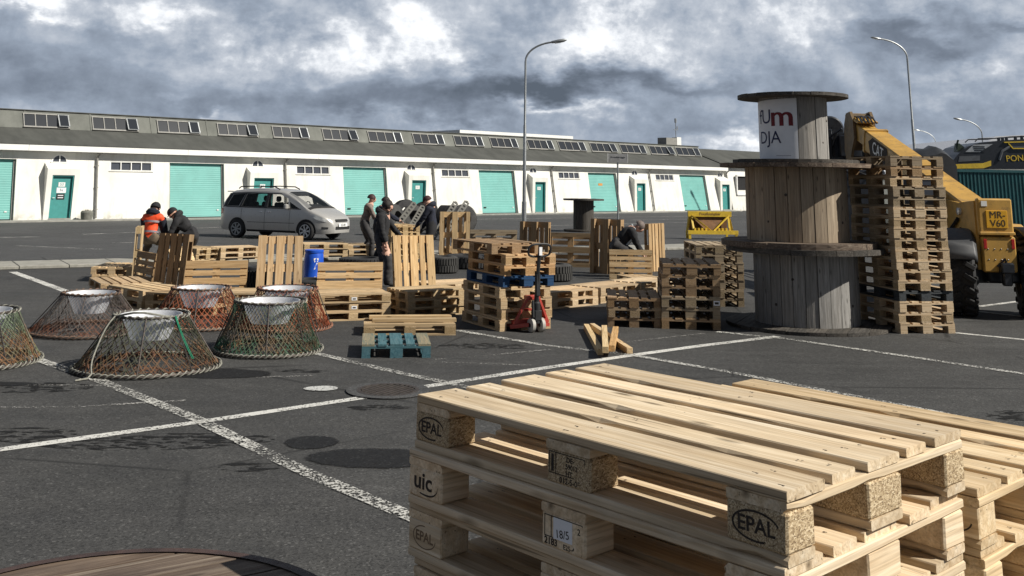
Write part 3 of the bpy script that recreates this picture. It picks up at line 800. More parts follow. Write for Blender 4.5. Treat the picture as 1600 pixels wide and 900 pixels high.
for a, b, w in (((26, 384.5), (160, 390), .12), ((130, 366.5), (250, 362), .2), ((0, 371.5), (62, 370.5), .2), ((175, 380), (215, 379.5), .12),
                ((600, 345), (1150, 337), .22), ((740, 371), (812, 369), .12), ((985, 344), (1130, 342), .2), ((1048, 388), (1160, 394), .1), ((300, 357), (345, 355.5), .2), ((1120, 372), (1165, 371), .15), ((850, 353), (1100, 347), .15)):
    line('road_marking', [a, b], w, LINE_WORN, .012)
# dark patches on the asphalt; the ragged ones are damp
def blob(name, c, rx, ry, ang, mat, z=.009, n=90, wob=.08, label=None):
    P = gp(*c); v = []
    ph = [rnd.uniform(0, 6.28) for _ in range(4)]
    for i in range(n):
        a = 2 * PI * i / n
        k = 1 + wob * (math.sin(2 * a + ph[0]) * .5 + math.sin(3 * a + ph[1]) * .4 + math.sin(7 * a + ph[2]) * .15 + math.sin(19 * a + ph[3]) * .10) + rnd.uniform(-.012, .012)
        x, y = rx * k * math.cos(a), ry * k * math.sin(a)
        v.append((P.x + x * math.cos(ang) - y * math.sin(ang), P.y + x * math.sin(ang) + y * math.cos(ang)))
    return sheet(name, v, z, mat)
blob('dark_patch', (338, 584), .62, .33, -.1, DARKMARK, z=.0045, wob=.14)
blob('dark_patch', (12, 600), .30, .12, .1, DARKMARK, z=.0045, wob=.3)
blob('dark_patch', (485, 692), .255, .23, .1, DARKMARK, z=.0045)  # dark oval with a soft edge
blob('dark_patch', (590, 716), .66, .30, .12, DARKMARK, z=.005)  # larger dark oval beside it
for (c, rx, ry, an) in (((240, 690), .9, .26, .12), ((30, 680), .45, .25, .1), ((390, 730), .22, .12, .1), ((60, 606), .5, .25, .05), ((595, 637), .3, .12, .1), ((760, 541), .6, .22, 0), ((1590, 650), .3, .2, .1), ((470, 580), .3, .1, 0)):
    blob('dark_patch', c, rx, ry, an, WETRAG, z=.0035)
blob('paint_spot', (502, 608), .16, .12, .05, mat_paint('spot_paint', (.5, .5, .48), .42), z=.009)
# drain cover
P = gp(606, 611)
dr = thing('drain_cover', 'round cast iron drain grate set in the asphalt beside the near pallets', 'drain cover', P)
MB().lathe([(.40, .008), (.40, .014), (.30, .014), (.30, .006)], 40).build('rim', ROAD, dr)
MB().lathe([(.30, .006), (.30, .016), (.262, .016), (.262, .006)], 40).build('frame', IRON, dr)
m = MB()
for i in range(9):
    x = -.22 + i * .055; h = math.sqrt(max(.001, .26 ** 2 - x * x))
    m.box((x, 0, .012), (.022, 2 * h, .008))
o = m.build('grate', IRON, dr); o.rotation_euler = (0, 0, -.5)
MB().lathe([(.26, .0055), (.001, .0055)], 32).build('sump', DARK, dr)
# ------------------------------------------------------------------ the long warehouse
BA, BB = gp(0, 346.6), gp(1140, 329.6)
bd = (BB - BA).normalized(); bn = Vector((bd.y, -bd.x, 0)); BL = (BB - BA).length
U0 = -14.0
def wpx(px, py, off=0.0):
    """u along the wall and height, of a pixel on the (battered) wall plane"""
    d = ray(px, py)
    # plane: (p - BA).bn + .18 z = off
    N = bn + Vector((0, 0, .18)); t = (BA.dot(bn) + off - CAM.dot(N)) / d.dot(N)
    p = CAM + d * t
    return (p - BA).dot(bd), p.z
BAT = .18
def lw(u, z, off=0.0): return Vector((u, -(-BAT * z + off), z))      # local: x along, -y towards the yard
bld = thing('warehouse', 'long white warehouse with teal roller doors and a grey felt roof', 'building', BA, math.atan2(bd.y, bd.x))
WT = 3.12
rollers = []; openings = []
for (x0, x1, yt) in ((-75, 26, 248), (265, 350, 254), (535.5, 603, 259), (747.5, 803, 264.5), (918, 962, 268), (1061, 1101, 272)):
    u0, _ = wpx(x0, yt); u1, _ = wpx(x1, yt); openings.append((u0, u1, 0.02, 2.72, 'roller'))
wins = []
for (x0, x1) in ((172, 238), (463, 515), (689, 732), (871, 904), (1022, 1050)):
    um, _ = wpx((x0 + x1) / 2, 263); a, _ = wpx(x0, 262); b, _ = wpx(x1, 262)
    openings.append((a, b, 2.28, 2.72, 'window'))
DOORPX = [(75, 111), (391, 425), (640, 663), (834, 850), (993, 1007), (1127, 1139)]
for x0, x1 in DOORPX:
    a, b = wpx(x0, 320)[0] + .02, wpx(x1, 320)[0] - .02
    w = min(1.15, max(.95, b - a)); um = (a + b) / 2; openings.append((um - w / 2, um + w / 2, -.09, 2.03, 'door'))
us = sorted({U0, BL} | {o[0] for o in openings} | {o[1] for o in openings})
zs = sorted({-.1, WT} | {o[2] for o in openings} | {o[3] for o in openings})
m = MB()
for a, b in zip(us, us[1:]):
    for c, d in zip(zs, zs[1:]):
        um, zm = (a + b) / 2, (c + d) / 2
        if any(o[0] < um < o[1] and o[2] < zm < o[3] for o in openings): continue
        k = max(1, int((b - a) / 2))
        for i in range(k):
            p, q = a + (b - a) * i / k, a + (b - a) * (i + 1) / k
            m.quad(lw(p, c), lw(q, c), lw(q, d), lw(p, d))
for (a, b, c, d, t) in openings:
    h = {'roller': -.20, 'window': -.10, 'door': -.35}[t]
    for (p, q) in (((a, c), (a, d)), ((a, d), (b, d)), ((b, d), (b, c)), ((b, c), (a, c))):
        m.quad(lw(*p), lw(*q), lw(*q, h), lw(*p, h))
# gable end and back
prof = [(0, -.1), (-.56, WT), (-2.5, 4.15), (-2.95, 5.0), (-5.6, 5.0), (-6.05, 4.15), (-8.5, WT), (-9, -.1)]
for u in (U0, BL):
    m.add([(u, -n_, z) for n_, z in prof], [tuple(range(len(prof)))])
m.quad((U0, 9, -.1), (BL, 9, -.1), (BL, 8.5, WT), (U0, 8.5, WT))
m.build('wall', WALLM, bld)
# roof, clerestory, fascia
def prism_u(poly, u0, u1): return lambda b, mat=0: b.prism(poly, lambda n_, z, u: Vector((u, -n_, z)), u0, u1, mat)
m = MB()
prism_u([(-.10, 3.385), (-.10, 3.40), (-2.5, 4.215), (-2.5, 4.16)], U0 - .2, BL + .12)(m)
prism_u([(-8.95, 3.385), (-8.95, 3.40), (-6.05, 4.215), (-6.05, 4.16)], U0 - .2, BL + .12)(m)
prism_u([(-2.88, 5.06), (-2.90, 5.10), (-4.3, 5.16), (-5.65, 5.10), (-5.65, 5.06)], U0 - .2, BL + .1)(m)
m.build('roof', ROOFM, bld, True)
def bandp(u, t, o=0.0):
    nrm = Vector((0, -.88, .47)); return Vector((u, 2.5 + .45 * t, 4.20 + .86 * t)) + nrm * o
m = MB(); k = 22
for i in range(k):
    a, b = U0 + (BL - U0) * i / k + .01, U0 + (BL - U0) * (i + 1) / k - .01
    m.quad(bandp(a, 0), bandp(b, 0), bandp(b, 1), bandp(a, 1))
    if i: m.add([bandp(a - .05, 0, .02), bandp(a + .03, 0, .02), bandp(a + .03, 1, .02), bandp(a - .05, 1, .02), bandp(a - .05, 0), bandp(a + .03, 0), bandp(a + .03, 1), bandp(a - .05, 1)], [(0, 1, 2, 3), (4, 0, 3, 7), (1, 5, 6, 2)])
m.quad(bandp(BL, 0), Vector((BL, 6.05, 4.2)), Vector((BL, 5.6, 5.06)), bandp(BL, 1))
m.build('clerestory', BANDM, bld)
m = MB(); k = 9
for i in range(k):
    a, b = U0 - .2 + (BL + .35 - U0) * i / k, U0 - .2 + (BL + .35 - U0) * (i + 1) / k - .012
    m.box(((a + b) / 2, .33, 3.245), (b - a, .42, .27))
m.build('fascia', FASCIA, bld)
m = MB()
m.box(((U0 + BL) / 2, .34, 3.40), (BL - U0 + .4, .46, .022)); m.build('drip_edge', ROOFM, bld)
# roller doors
for (a, b, c, d, t) in openings:
    if t != 'roller': continue
    r = MB(); n = 26
    for i in range(n):
        z0, z1 = c + (d - c) * i / n, c + (d - c) * (i + 1) / n; zm = z0 + (z1 - z0) * .82
        r.quad(lw(a, z0, -.18), lw(b, z0, -.18), lw(b, zm, -.172), lw(a, zm, -.172))
        r.quad(lw(a, zm, -.172), lw(b, zm, -.172), lw(b, z1, -.18), lw(a, z1, -.18))
    ro = r.build('roller_door', TEAL, bld)
    for x in (a + .04, b - .04): MB().bar(lw(x, c, -.15), lw(x, d, -.15), .08, .07).build('guide_rail', PIPEG, ro)
    if abs(a - wpx(918, 268)[0]) < .4:
        MB().box(lw((a + b) / 2 - .15, 1.92, -.165), (.42, .012, .16)).build('door_sticker', mat_plain('orange_sticker', (.55, .25, .06), .6), ro)
    MB().box(lw((a + b) / 2, c + .04, -.165), (b - a, .05, .08)).build('bottom_rail', DARK, ro)
    MB().box(lw(a + .38, .42, -.155), (.20, .03, .07)).build('door_handle', DARK, ro)
    MB().box(lw(b - .3, .42, -.155), (.10, .03, .06)).build('lock_plate', WHITEP, ro)
# horizontal windows in the wall: frame with four panes
for (a, b, c, d, t) in openings:
    if t != 'window': continue
    f = MB()
    for x in [a + .03 + (b - a - .06) * i / 4 for i in range(5)]: f.bar(lw(x, c, -.05), lw(x, d, -.05), .04, .06)
    for z in (c + .025, d - .025): f.bar(lw(a, z, -.045), lw(b, z, -.045), .06, .035)
    fo = f.build('window', WHITEP, bld)
    MB().quad(lw(a, c, -.085), lw(b, c, -.085), lw(b, d, -.085), lw(a, d, -.085)).build('pane', GLASS, fo)
    MB().bar(lw(a - .05, c - .02, .01), lw(b + .05, c - .02, .01), .06, .03).build('sill', WALLM, fo)
# skylights in the clerestory
spx = [(37, 107, 189), (144.5, 214, 194), (246, 310, 198), (340, 400, 202), (426, 480, 206), (504, 556, 209), (575, 626, 212), (645, 691, 215), (709, 752, 218), (766, 806, 221), (824, 862, 224), (872, 912, 226), (922, 960, 228), (969, 1006, 231), (1015, 1050, 234), (1056, 1091, 236)]
def bpx(px, py):
    d = ray(px, py); N = bn * .86 + Vector((0, 0, .45)); p0 = BA - bn * 2.5 + Vector((0, 0, 4.2))
    t = (p0 - CAM).dot(N) / d.dot(N); return (CAM + d * t - BA).dot(bd)
for (x0, x1, y) in spx:
    a, b = bpx(x0, y), bpx(x1, y)
    if b > BL - .15: b = BL - .2
    f = MB(); t0, t1 = .09, .80
    xs = [a + (b - a) * q for q in (0, .25, .50, .75, 1)]
    for x in xs: f.bar(bandp(x, t0, .03), bandp(x, t1, .03), .04, .05, up=(0, -.88, .47))
    for t in (t0, t1): f.bar(bandp(a - .03, t, .03), bandp(b + .03, t, .03), .05, .05, up=(0, -.88, .47))
    f.bar(bandp(a - .05, t0 - .04, .05), bandp(b + .05, t0 - .04, .05), .09, .025)
    fo = f.build('skylight_window', PIPEG, bld)
    MB().quad(bandp(a, t0, .025), bandp(xs[3], t0, .025), bandp(xs[3], t1, .025), bandp(a, t1, .025)).build('pane', GLASSL, fo)
    MB().quad(bandp(xs[3], t0, .022), bandp(b, t0, .022), bandp(b, t1, .022), bandp(xs[3], t1, .022)).build('opening', DARK, fo)
    s = MB(); o0, o1 = rnd.choice((.09, .13, .17)), .06
    for x in (xs[3] + .03, b - .03): s.bar(bandp(x, t0, o0), bandp(x, t1, o1), .05, .04, up=(0, -.88, .47))
    s.bar(bandp(xs[3], t0, o0), bandp(b, t0, o0), .05, .04); s.bar(bandp(xs[3], t1, o1), bandp(b, t1, o1), .05, .04)
    so = s.build('open_sash', GREYMET, fo)
    s = MB().quad(bandp(xs[3], t0, o0), bandp(b, t0, o0), bandp(b, t1, o1), bandp(xs[3], t1, o1)); s.build('sash_pane', GLASSL, fo)
# entrance doors in vertical surrounds that step out of the battered wall, fan windows above
doors = [(75, 111, 95, True, '53'), (391, 425, 408, False, '52'), (640, 663, 641, False, '51'), (834, 850, 825, False, '50'), (993, 1007, 987, False, '49'), (1127, 1139, 1120, False, '48')]
for (x0, x1, xa, sign, no) in doors:
    a, b = wpx(x0, 320)[0] + .02, wpx(x1, 320)[0] - .02
    w = min(1.15, max(.95, b - a)); um = (a + b) / 2; a, b = um - w / 2, um + w / 2
    s0, s1, hd, ht = a - .24, b + .24, 2.04, 2.32
    q = MB()
    def P(u, n_, z): return Vector((u, -n_, z))
    # cheeks, lintel and sloping cap (front plane at n = .04)
    fr = .04
    for u, v in ((s0, a), (b, s1)):
        q.prism([(fr, -.05), (fr, ht), (-.55, ht + .32), (-.02, -.05)], lambda n_, z, u_: P(u_, n_, z), u, v)
    q.prism([(fr, hd), (fr, ht), (-.55, ht + .32), (-.55, hd)], lambda n_, z, u_: P(u_, n_, z), a, b)
    so = q.build('door_surround', WALLM, bld, True)
    dr = MB().box(P((a + b) / 2, -.14, .12 + (hd - .12) / 2), (w, .05, hd - .12)).build('entrance_door', TEALD, bld)
    q = MB()
    for u in (a + .025, b - .025): q.box(P(u, -.06, hd / 2), (.05, .12, hd))
    q.box(P(um, -.06, hd - .025), (w - .1, .12, .05)); q.build('door_frame', TEALD, dr)
    MB().box(P(um, -.02, .05), (w, .2, .14)).build('door_step', CONC2, dr)
    MB().tube([P(a + .12, -.1, 1.02), P(a + .12, -.06, 1.02), P(a + .22, -.06, 1.02)], .014, 6).build('door_handle', GREYMET, dr)
    pl = MB().box(P(um, -.108, 1.62), (.30, .012, .20)).build('door_number', WHITEP, dr)
    text_obj('number_text', no, .17, TEALD, dr, Matrix.Translation(P(um, -.1, 1.62)) @ Matrix.Rotation(PI / 2, 4, 'X'))
    if sign:
        MB().box(P(um, -.107, 1.36), (.42, .012, .24)).build('notice', PAPER, dr)
        MB().box(P(um - .01, -.107, 1.08), (.36, .012, .26)).build('notice', BLACKP, dr)
        text_obj('notice_text', '5a', .16, BLACKM, dr, Matrix.Translation(P(um, -.099, 1.37)) @ Matrix.Rotation(PI / 2, 4, 'X'))
        for dz in (.05, -.05): MB().box(P(um - .01, -.099, 1.08 + dz), (.24, .004, .035)).build('notice_line', PAPER, dr)
    # fan window
    ua = wpx(xa if sign else xa, 252)[0]; ua = wpx({'53': 93, '52': 402.5, '51': 641.5, '50': 831, '49': 988.5, '48': 1121}[no], 253)[0]
    f = MB(); N = 14; rr = .36; zc = 2.62
    arc = [(math.cos(PI * i / N), math.sin(PI * i / N)) for i in range(N + 1)]
    for r0, r1, o in ((rr, rr - .05, .03),):
        for (c0, s0_), (c1, s1_) in zip(arc, arc[1:]):
            f.quad(lw(ua + rr * c0, zc + rr * s0_, .02), lw(ua + (rr - .05) * c0, zc + (rr - .05) * s0_, .02), lw(ua + (rr - .05) * c1, zc + (rr - .05) * s1_, .02), lw(ua + rr * c1, zc + rr * s1_, .02))
            f.quad(lw(ua + rr * c0, zc + rr * s0_, 0), lw(ua + rr * c0, zc + rr * s0_, .02), lw(ua + rr * c1, zc + rr * s1_, .02), lw(ua + rr * c1, zc + rr * s1_, 0))
    f.bar(lw(ua, zc, .015), lw(ua, zc + rr, .015), .045, .03); f.bar(lw(ua - rr - .04, zc, .015), lw(ua + rr + .04, zc, .015), .06, .05)
    fo = f.build('fan_window', WHITEP, bld, True)
    MB().add([lw(ua + (rr - .04) * c_, zc + (rr - .04) * s_, .004) for c_, s_ in arc], [tuple(range(N + 1))]).build('pane', GLASS, fo)
# rain pipes
for (x0, y0, x1, y1) in ((151.5, 240, 148, 345), (447, 248, 445, 340), (676, 252, 680, 335), (859, 258, 868.5, 332), (1012, 263, 1022, 331), (1136, 270, 1141, 330)):
    u = wpx((x0 + x1) / 2, (y0 + y1) / 2)[0]
    p = MB(); p.tube([lw(u, .1, .10), lw(u, 2.85, .09), lw(u + .05, 3.02, .16), lw(u + .12, 3.10, .30)], .05, 8)
    for z in (.5, 1.5, 2.5): p.box(lw(u, z, .06), (.16, .08, .05))
    p.build('rain_pipe', PIPEG, bld)
# roof box and mast at the far end
ub = bpx(1052, 226)
MB().box((ub, 3.6, 5.35), (1.3, .9, .62)).build('roof_vent', PIPEG, bld)
MB().box((ub + 1.1, 3.5, 5.42), (.55, .5, .66)).build('roof_cabinet', WHITEP, bld)
q = MB(); q.tube([(ub + 1.0, 3.5, 5.7), (ub + 1.0, 3.5, 7.0)], .035, 6)
q.box((ub + 1.0, 3.5, 7.1), (.13, .13, .34)); q.box((ub + 1.0, 3.5, 6.35), (.5, .05, .05)); q.box((ub + 1.2, 3.5, 6.5), (.06, .06, .3))
q.build('roof_mast', GREYMET, bld)
# plinth strip along the wall
m = MB(); m.box(((U0 + BL) / 2, -.6, .03), (BL - U0, 1.2, .06)); o = m.build('pavement', CONC2)
o.matrix_world = bld.matrix_world; o['kind'] = 'structure'
# low flat-roofed block seen over the ridge
d = ray(719, 203); q0 = BA - bn * 16; t = (q0 - CAM).dot(bn) / d.dot(bn); p = CAM + d * t; uu = (p - BA).dot(bd)
fb = thing('flat_roofed_building', 'flat roofed block with a pale fascia peeking over the warehouse ridge', 'building', BA + bd * uu - bn * 16, math.atan2(bd.y, bd.x))
MB().box((6.5, 4, (p.z - .25) / 2), (13, 8, p.z - .25)).build('wall', PIPEG, fb)
MB().box((6.5, 4, p.z - .125), (13.3, 8.3, .25)).build('fascia', FASCIA, fb)
# the next hall beyond the gable
p = gp(1168, 329); nb = thing('neighbouring_hall', 'second white hall with dark window, beyond the far gable', 'building', p + bd * 1.0, math.atan2(bd.y, bd.x))
q = MB(); q.prism([(0, -.1), (-.4, 3.5), (-9, 3.5), (-9, -.1)], lambda n_, z, u: Vector((u, -n_, z)), -3.2, 22); q.build('wall', WALLM, nb, True)
q = MB(); q.prism([(.0, 3.45), (-4.5, 5.0), (-9.2, 3.45)], lambda n_, z, u: Vector((u, -n_, z)), -3.3, 22.2); q.build('roof', ROOFM, nb, True)
wf = MB()
for u in (-2.2, -.2): wf.box((u, .13, 2.0), (.12, .14, 1.6))
for z in (1.25, 2.75): wf.box((-1.2, .13, z), (2.1, .14, .1))
wf = wf.build('window', WHITEP, nb); MB().box((-1.2, .21, 2.0), (2.0, .04, 1.5)).build('pane', DARK, wf)
# planter tub at the door
P_ = BA + bd * wpx(128, 338)[0] + bn * .55
pt = thing('planter_tub', 'grey concrete planter tub with dry grass beside the leftmost door', 'planter', P_, 0, None, .62)
MB().lathe([(.0, .0), (.38, .0), (.44, .62), (.36, .74), (.33, .74), (.33, .5), (.001, .5)], 20).build('tub', mat_plain('dark_concrete', (.15, .15, .13), .9), pt)
m = MB()
for i in range(60):
    a, r = rnd.uniform(0, 6.28), rnd.uniform(0, .34); b = rnd.uniform(0, 6.28); h = rnd.uniform(.1, .26)
    x, y = r * math.cos(a), r * math.sin(a)
    m.add([(x - .014, y, .6), (x + .014, y, .6), (x + .1 * math.cos(b), y + .1 * math.sin(b), .68 + h)], [(0, 1, 2)])
m.build('dry_grass', mat_plain('dry_grass', (.16, .13, .07), .9), pt)

# ------------------------------------------------------------------ street lamps and signs
def lamp(base, H, arm, r0, side, label, lean=0.0, headl=.75):
    t = thing('street_lamp', label, 'street lamp', base, Matrix.Rotation(lean, 3, 'Y'), 'street lamps')
    hb = H - arm * .62
    MB().tube([(0, 0, 0), (0, 0, 1.1)], [r0 * 1.55, r0 * 1.5], 12).build('base_sleeve', GREYMET, t)
    p = MB(); p.tube([(0, 0, 1.1), (0, 0, hb * .6), (0, 0, hb * .6 + .05), (0, 0, hb)], [r0 * 1.1, r0, r0 * .78, r0 * .7], 12); p.build('pole', GREYMET, t)
    pts = []
    for i in range(13):
        a = PI / 2 * i / 12 * .86
        pts.append((side * arm * (1 - math.cos(a)) * 1.06, 0, hb + arm * .62 * math.sin(a) / math.sin(PI / 2 * .86)))
    MB().tube(pts, r0 * .62, 8).build('arm', GREYMET, t)
    e = Vector(pts[-1]); dd = (e - Vector(pts[-2])).normalized()
    h = MB(); up = Vector((0, 1, 0)).cross(dd) * -1
    if up.z < 0: up = -up
    Mx = Matrix((dd, Vector((0, 1, 0)), up)).transposed()
    h.lathe([(.02, -.06), (.085, 0), (.12, headl * .45), (.11, headl * .8), (.03, headl)], 12, c=e, M=Mx @ Matrix(((0, 0, 1), (0, 1, 0), (-.75, 0, 0))))
    ho = h.build('lamp_head', GREYMET, t)
    h = MB(); h.lathe([(.095, headl * .2), (.10, headl * .5), (.07, headl * .8), (.01, headl * .85)], 12, c=e - Vector((0, 0, .03)), M=Mx @ Matrix(((0, 0, 1), (0, 1, 0), (-.75, 0, 0))))
    h.build('lens', LAMPG, ho)
    return t
b0 = gp(818.5, 352); lamp(b0, at_y(870, 66, b0.y).z, 1.55, .075, 1, 'tall lamp post before the warehouse, arm curving to the right')
b1 = gp(1437, 337); lamp(b1, at_y(1350, 60, b1.y).z, 2.3, .10, -1, 'tall leaning lamp post behind the pallet stack, arm curving left', lean=-.012)
b2 = at_y(1463, 240, 110); lamp((b2.x, b2.y, 0), at_y(1435, 204, 110).z, 2.0, .09, -1, 'distant small lamp post just right of the tall leaning one')
b3 = at_y(1536, 230, 88); lamp((b3.x, b3.y, 0), at_y(1505, 187, 88).z, 2.0, .08, -1, 'distant lamp post rising behind the black excavator')
b4 = gp(966, 377); sg = thing('street_sign', 'street name sign on a thin grey pole', 'street sign', b4, 0)
zt = at_y(966, 240, b4.y).z
MB().tube([(0, 0, 0), (0, 0, zt - .02)], .032, 8).build('pole', GREYMET, sg)
sp = MB().box((0, -.045, zt - .16), (.70, .02, .30)).build('name_plate', mat_plain('sign_grey', (.30, .30, .30), .5), sg)
q = MB()
for x in (-.355, .355): q.box((x, -.045, zt - .16), (.02, .03, .32))
q.build('plate_edge', WHITEP, sp)
text_obj('plate_text', 'Grandabryggja', .085, BLACKM, sp, Matrix.Translation((0, -.057, zt - .13)) @ Matrix.Rotation(PI / 2, 4, 'X'), spacing=1.05)
# ------------------------------------------------------------------ cable spools
def flange(m, R_, z0, z1, layers=2, mat=0, seed=0, n=9):
    """round disc of parallel planks: clipped boards, small gaps, layered"""
    r_ = random.Random(seed)
    th = (z1 - z0) / layers
    for l in range(layers):
        ang = r_.uniform(0, 3.14) if l else .3 + seed
        ca_, sa_ = math.cos(ang), math.sin(ang); w = 2 * R_ / n
        rr = R_ * (1 - .012 * l)
        for i in range(n):
            y0, y1 = -R_ + i * w + .004, -R_ + (i + 1) * w - .004
            K = 7; pts = []
            ys = [y0 + (y1 - y0) * k / K for k in range(K + 1)]
            e = r_.uniform(-.004, .008)
            xr = [math.sqrt(max(.0004, rr * rr - y * y)) - e for y in ys]
            poly = [(x, y) for x, y in zip(xr, ys)] + [(-x, y) for x, y in reversed(list(zip(xr, ys)))]
            N = len(poly); dz = r_.uniform(-.003, .003)
            vs = []; bb = []; off = r_.uniform(0, 50)
            for z in (z0 + l * th + .001, z0 + (l + 1) * th - .001 + dz):
                for x, y in poly:
                    vs.append((x * ca_ - y * sa_, x * sa_ + y * ca_, z)); bb.append((x + off, y + off, z))
            fs = [tuple(reversed(range(N))), tuple(range(N, 2 * N))] + [(k, (k + 1) % N, N + (k + 1) % N, N + k) for k in range(N)]
            m.add(vs, fs, mat, bb)
def drum(m, r, z0, z1, n, mat=0, seed=0):
    r_ = random.Random(seed)
    for i in range(n):
        a0, a1 = 2 * PI * i / n + .006, 2 * PI * (i + 1) / n - .006
        ro = r + r_.uniform(-.006, .006); off = r_.uniform(0, 60); K = 2
        vs = []; bb = []
        for z in (z0, z1):
            for k in range(K + 1):
                a = a0 + (a1 - a0) * k / K
                vs.append((ro * math.cos(a), ro * math.sin(a), z)); bb.append((z + off, r * a + off, 0))
            for k in range(K, -1, -1):
                a = a0 + (a1 - a0) * k / K
                vs.append(((ro - .04) * math.cos(a), (ro - .04) * math.sin(a), z)); bb.append((z + off, r * a + off, 1))
        N = 2 * K + 2
        fs = [tuple(reversed(range(N))), tuple(range(N, 2 * N))] + [(k, (k + 1) % N, N + (k + 1) % N, N + k) for k in range(N)]
        m.add(vs, fs, mat, bb)
def spool(name, loc, H, Rt, Rb, rd, label, dm, fm, group=None, nst=26, tt=.06, tb=.06, tl=1, bl=1, seed=1, rotm=None):
    t = thing(name, label, 'cable spool', loc, rotm if rotm else 0, group)
    m = MB(); drum(m, rd, tb, H - tt, nst, 0, seed); m.build('drum', dm, t)
    m = MB(); flange(m, Rb, 0, tb, bl, 0, seed + 1); m.build('flange', fm, t)
    m = MB(); flange(m, Rt, H - tt, H, tl, 0, seed + 5); m.build('flange', fm, t)
    m = MB()
    for a in (.4, 1.9, 3.5, 5.1):
        for z in (H * .3, H * .62): m.lathe([(.022, 0), (.001, .012)], 8, c=(rd * math.cos(a + z) * 1.003, rd * math.sin(a + z) * 1.003, z), M=Matrix.Rotation(a + z, 3, 'Z') @ Matrix.Rotation(PI / 2, 3, 'Y'), smooth=False)
    m.build('bolt', IRON, t)
    return t
s0 = gp(1262, 508); Y0 = s0.y
def zat(px, py): return at_y(px, py, Y0).z
z1 = zat(1250, 384); z2 = zat(1238, 256); z3 = zat(1238, 150)
c0 = Vector((s0.x, Y0, 0)); c1 = Vector((at_y(1249, 385, Y0).x, Y0 + .05, 0)); c2_ = Vector((at_y(1239, 256, Y0).x, Y0, 0)); c3_ = Vector((at_y(1239, 200, Y0).x, Y0 - .02, 0))
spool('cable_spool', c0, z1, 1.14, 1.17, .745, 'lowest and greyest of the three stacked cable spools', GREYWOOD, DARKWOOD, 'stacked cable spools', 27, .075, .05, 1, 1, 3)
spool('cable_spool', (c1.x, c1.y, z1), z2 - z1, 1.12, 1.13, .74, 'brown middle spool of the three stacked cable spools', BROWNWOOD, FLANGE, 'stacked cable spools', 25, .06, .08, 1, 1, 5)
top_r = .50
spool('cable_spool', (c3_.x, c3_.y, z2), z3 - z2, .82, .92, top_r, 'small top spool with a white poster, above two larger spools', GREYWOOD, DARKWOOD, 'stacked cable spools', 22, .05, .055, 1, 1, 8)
# the poster wrapped on the top drum
hz = z3 - z2
pr = thing('poster', 'white poster with a red letter wrapped round the top spool', 'poster', (c3_.x, c3_.y, z2))
toC = math.atan2(-c3_.y, -c3_.x)
a_r, a_l = toC + .12, toC - 1.75          # right edge ... far left edge (angles run clockwise to the left)
m = MB(); N = 26; rp = top_r + .012
vs = []
for i in range(N + 1):
    a = a_r + (a_l - a_r) * i / N
    for z in (.062, hz - .075 - .03 * (i / N)): vs.append((rp * math.cos(a), rp * math.sin(a), z))
m.add(vs, [(2 * i, 2 * i + 1, 2 * i + 3, 2 * i + 2) for i in range(N)], 0, None, True)
m.build('sheet', PAPER, pr)
NAVY = mat_plain('navy_print', (.02, .025, .08), .7); REDPR = mat_plain('dark_red_print', (.15, .012, .018), .7, var=.6, scale=40)
def bendp(u0, z0, sx=1.0):
    def f(co):
        a = a_r - (u0 - co.x * sx) / rp
        return Vector(((rp + .003 + co.z) * math.cos(a), (rp + .003 + co.z) * math.sin(a), z0 + co.y))
    return f
text_obj('red_letter', 'm', .44, REDPR, pr, None, .0008, bend=bendp(.23, hz * .66, 1.1))
for d in (-.010, .010): text_obj('red_letter', 'm', .44, REDPR, pr, None, .0008, bend=bendp(.23 + d, hz * .66, 1.1))
text_obj('blue_lettering', 'fU', .30, NAVY, pr, None, .0008, bend=bendp(.54, hz * .66))
text_obj('black_lettering', 'DJA', .26, NAVY, pr, None, .0008, bend=bendp(.46, hz * .36))
text_obj('small_print', '--------------', .05, NAVY, pr, None, .0008, bend=bendp(.22, hz * .11))
# far spool
p = gp(912, 362); zt_ = at_y(912, 310.5, p.y).z
spool('cable_spool', p, zt_, .86, .84, .43, 'lone dark cable spool standing at the road edge', DARKWOOD, DARKWOOD, None, 18, .07, .09, 1, 1, 21)
# near spool at the lower left corner: only its flange shows
cz = .90; pc = gp(236, 859, cz); Rn = .62
nc = Vector((pc.x, pc.y, 0)).normalized()
sc_ = Vector((pc.x, pc.y, 0)) - Vector((nc.x * .4, 1, 0)).normalized() * Rn
spool('cable_spool', (sc_.x, sc_.y, 0), cz, Rn, Rn, .34, 'stained spool top at the lower left corner', BROWNWOOD, FLANGE, None, 16, .055, .05, 1, 1, 33)
bt = MB(); bt.lathe([(Rn + .001, cz - .05), (Rn + .006, cz - .05), (Rn + .006, cz - .012), (Rn + .001, cz - .012)], 64, c=(sc_.x, sc_.y, 0))
for o in bpy.data.objects:
    if o.get('label') == 'stained spool top at the lower left corner': break
bt = MB(); bt.lathe([(Rn + .001, cz - .052), (Rn + .007, cz - .052), (Rn + .007, cz + .002), (Rn - .03, cz + .004)], 72); bt.build('rim_band', mat_plain('rusty_band', (.045, .025, .02), .7, var=.5, scale=15, bump=.4), o)

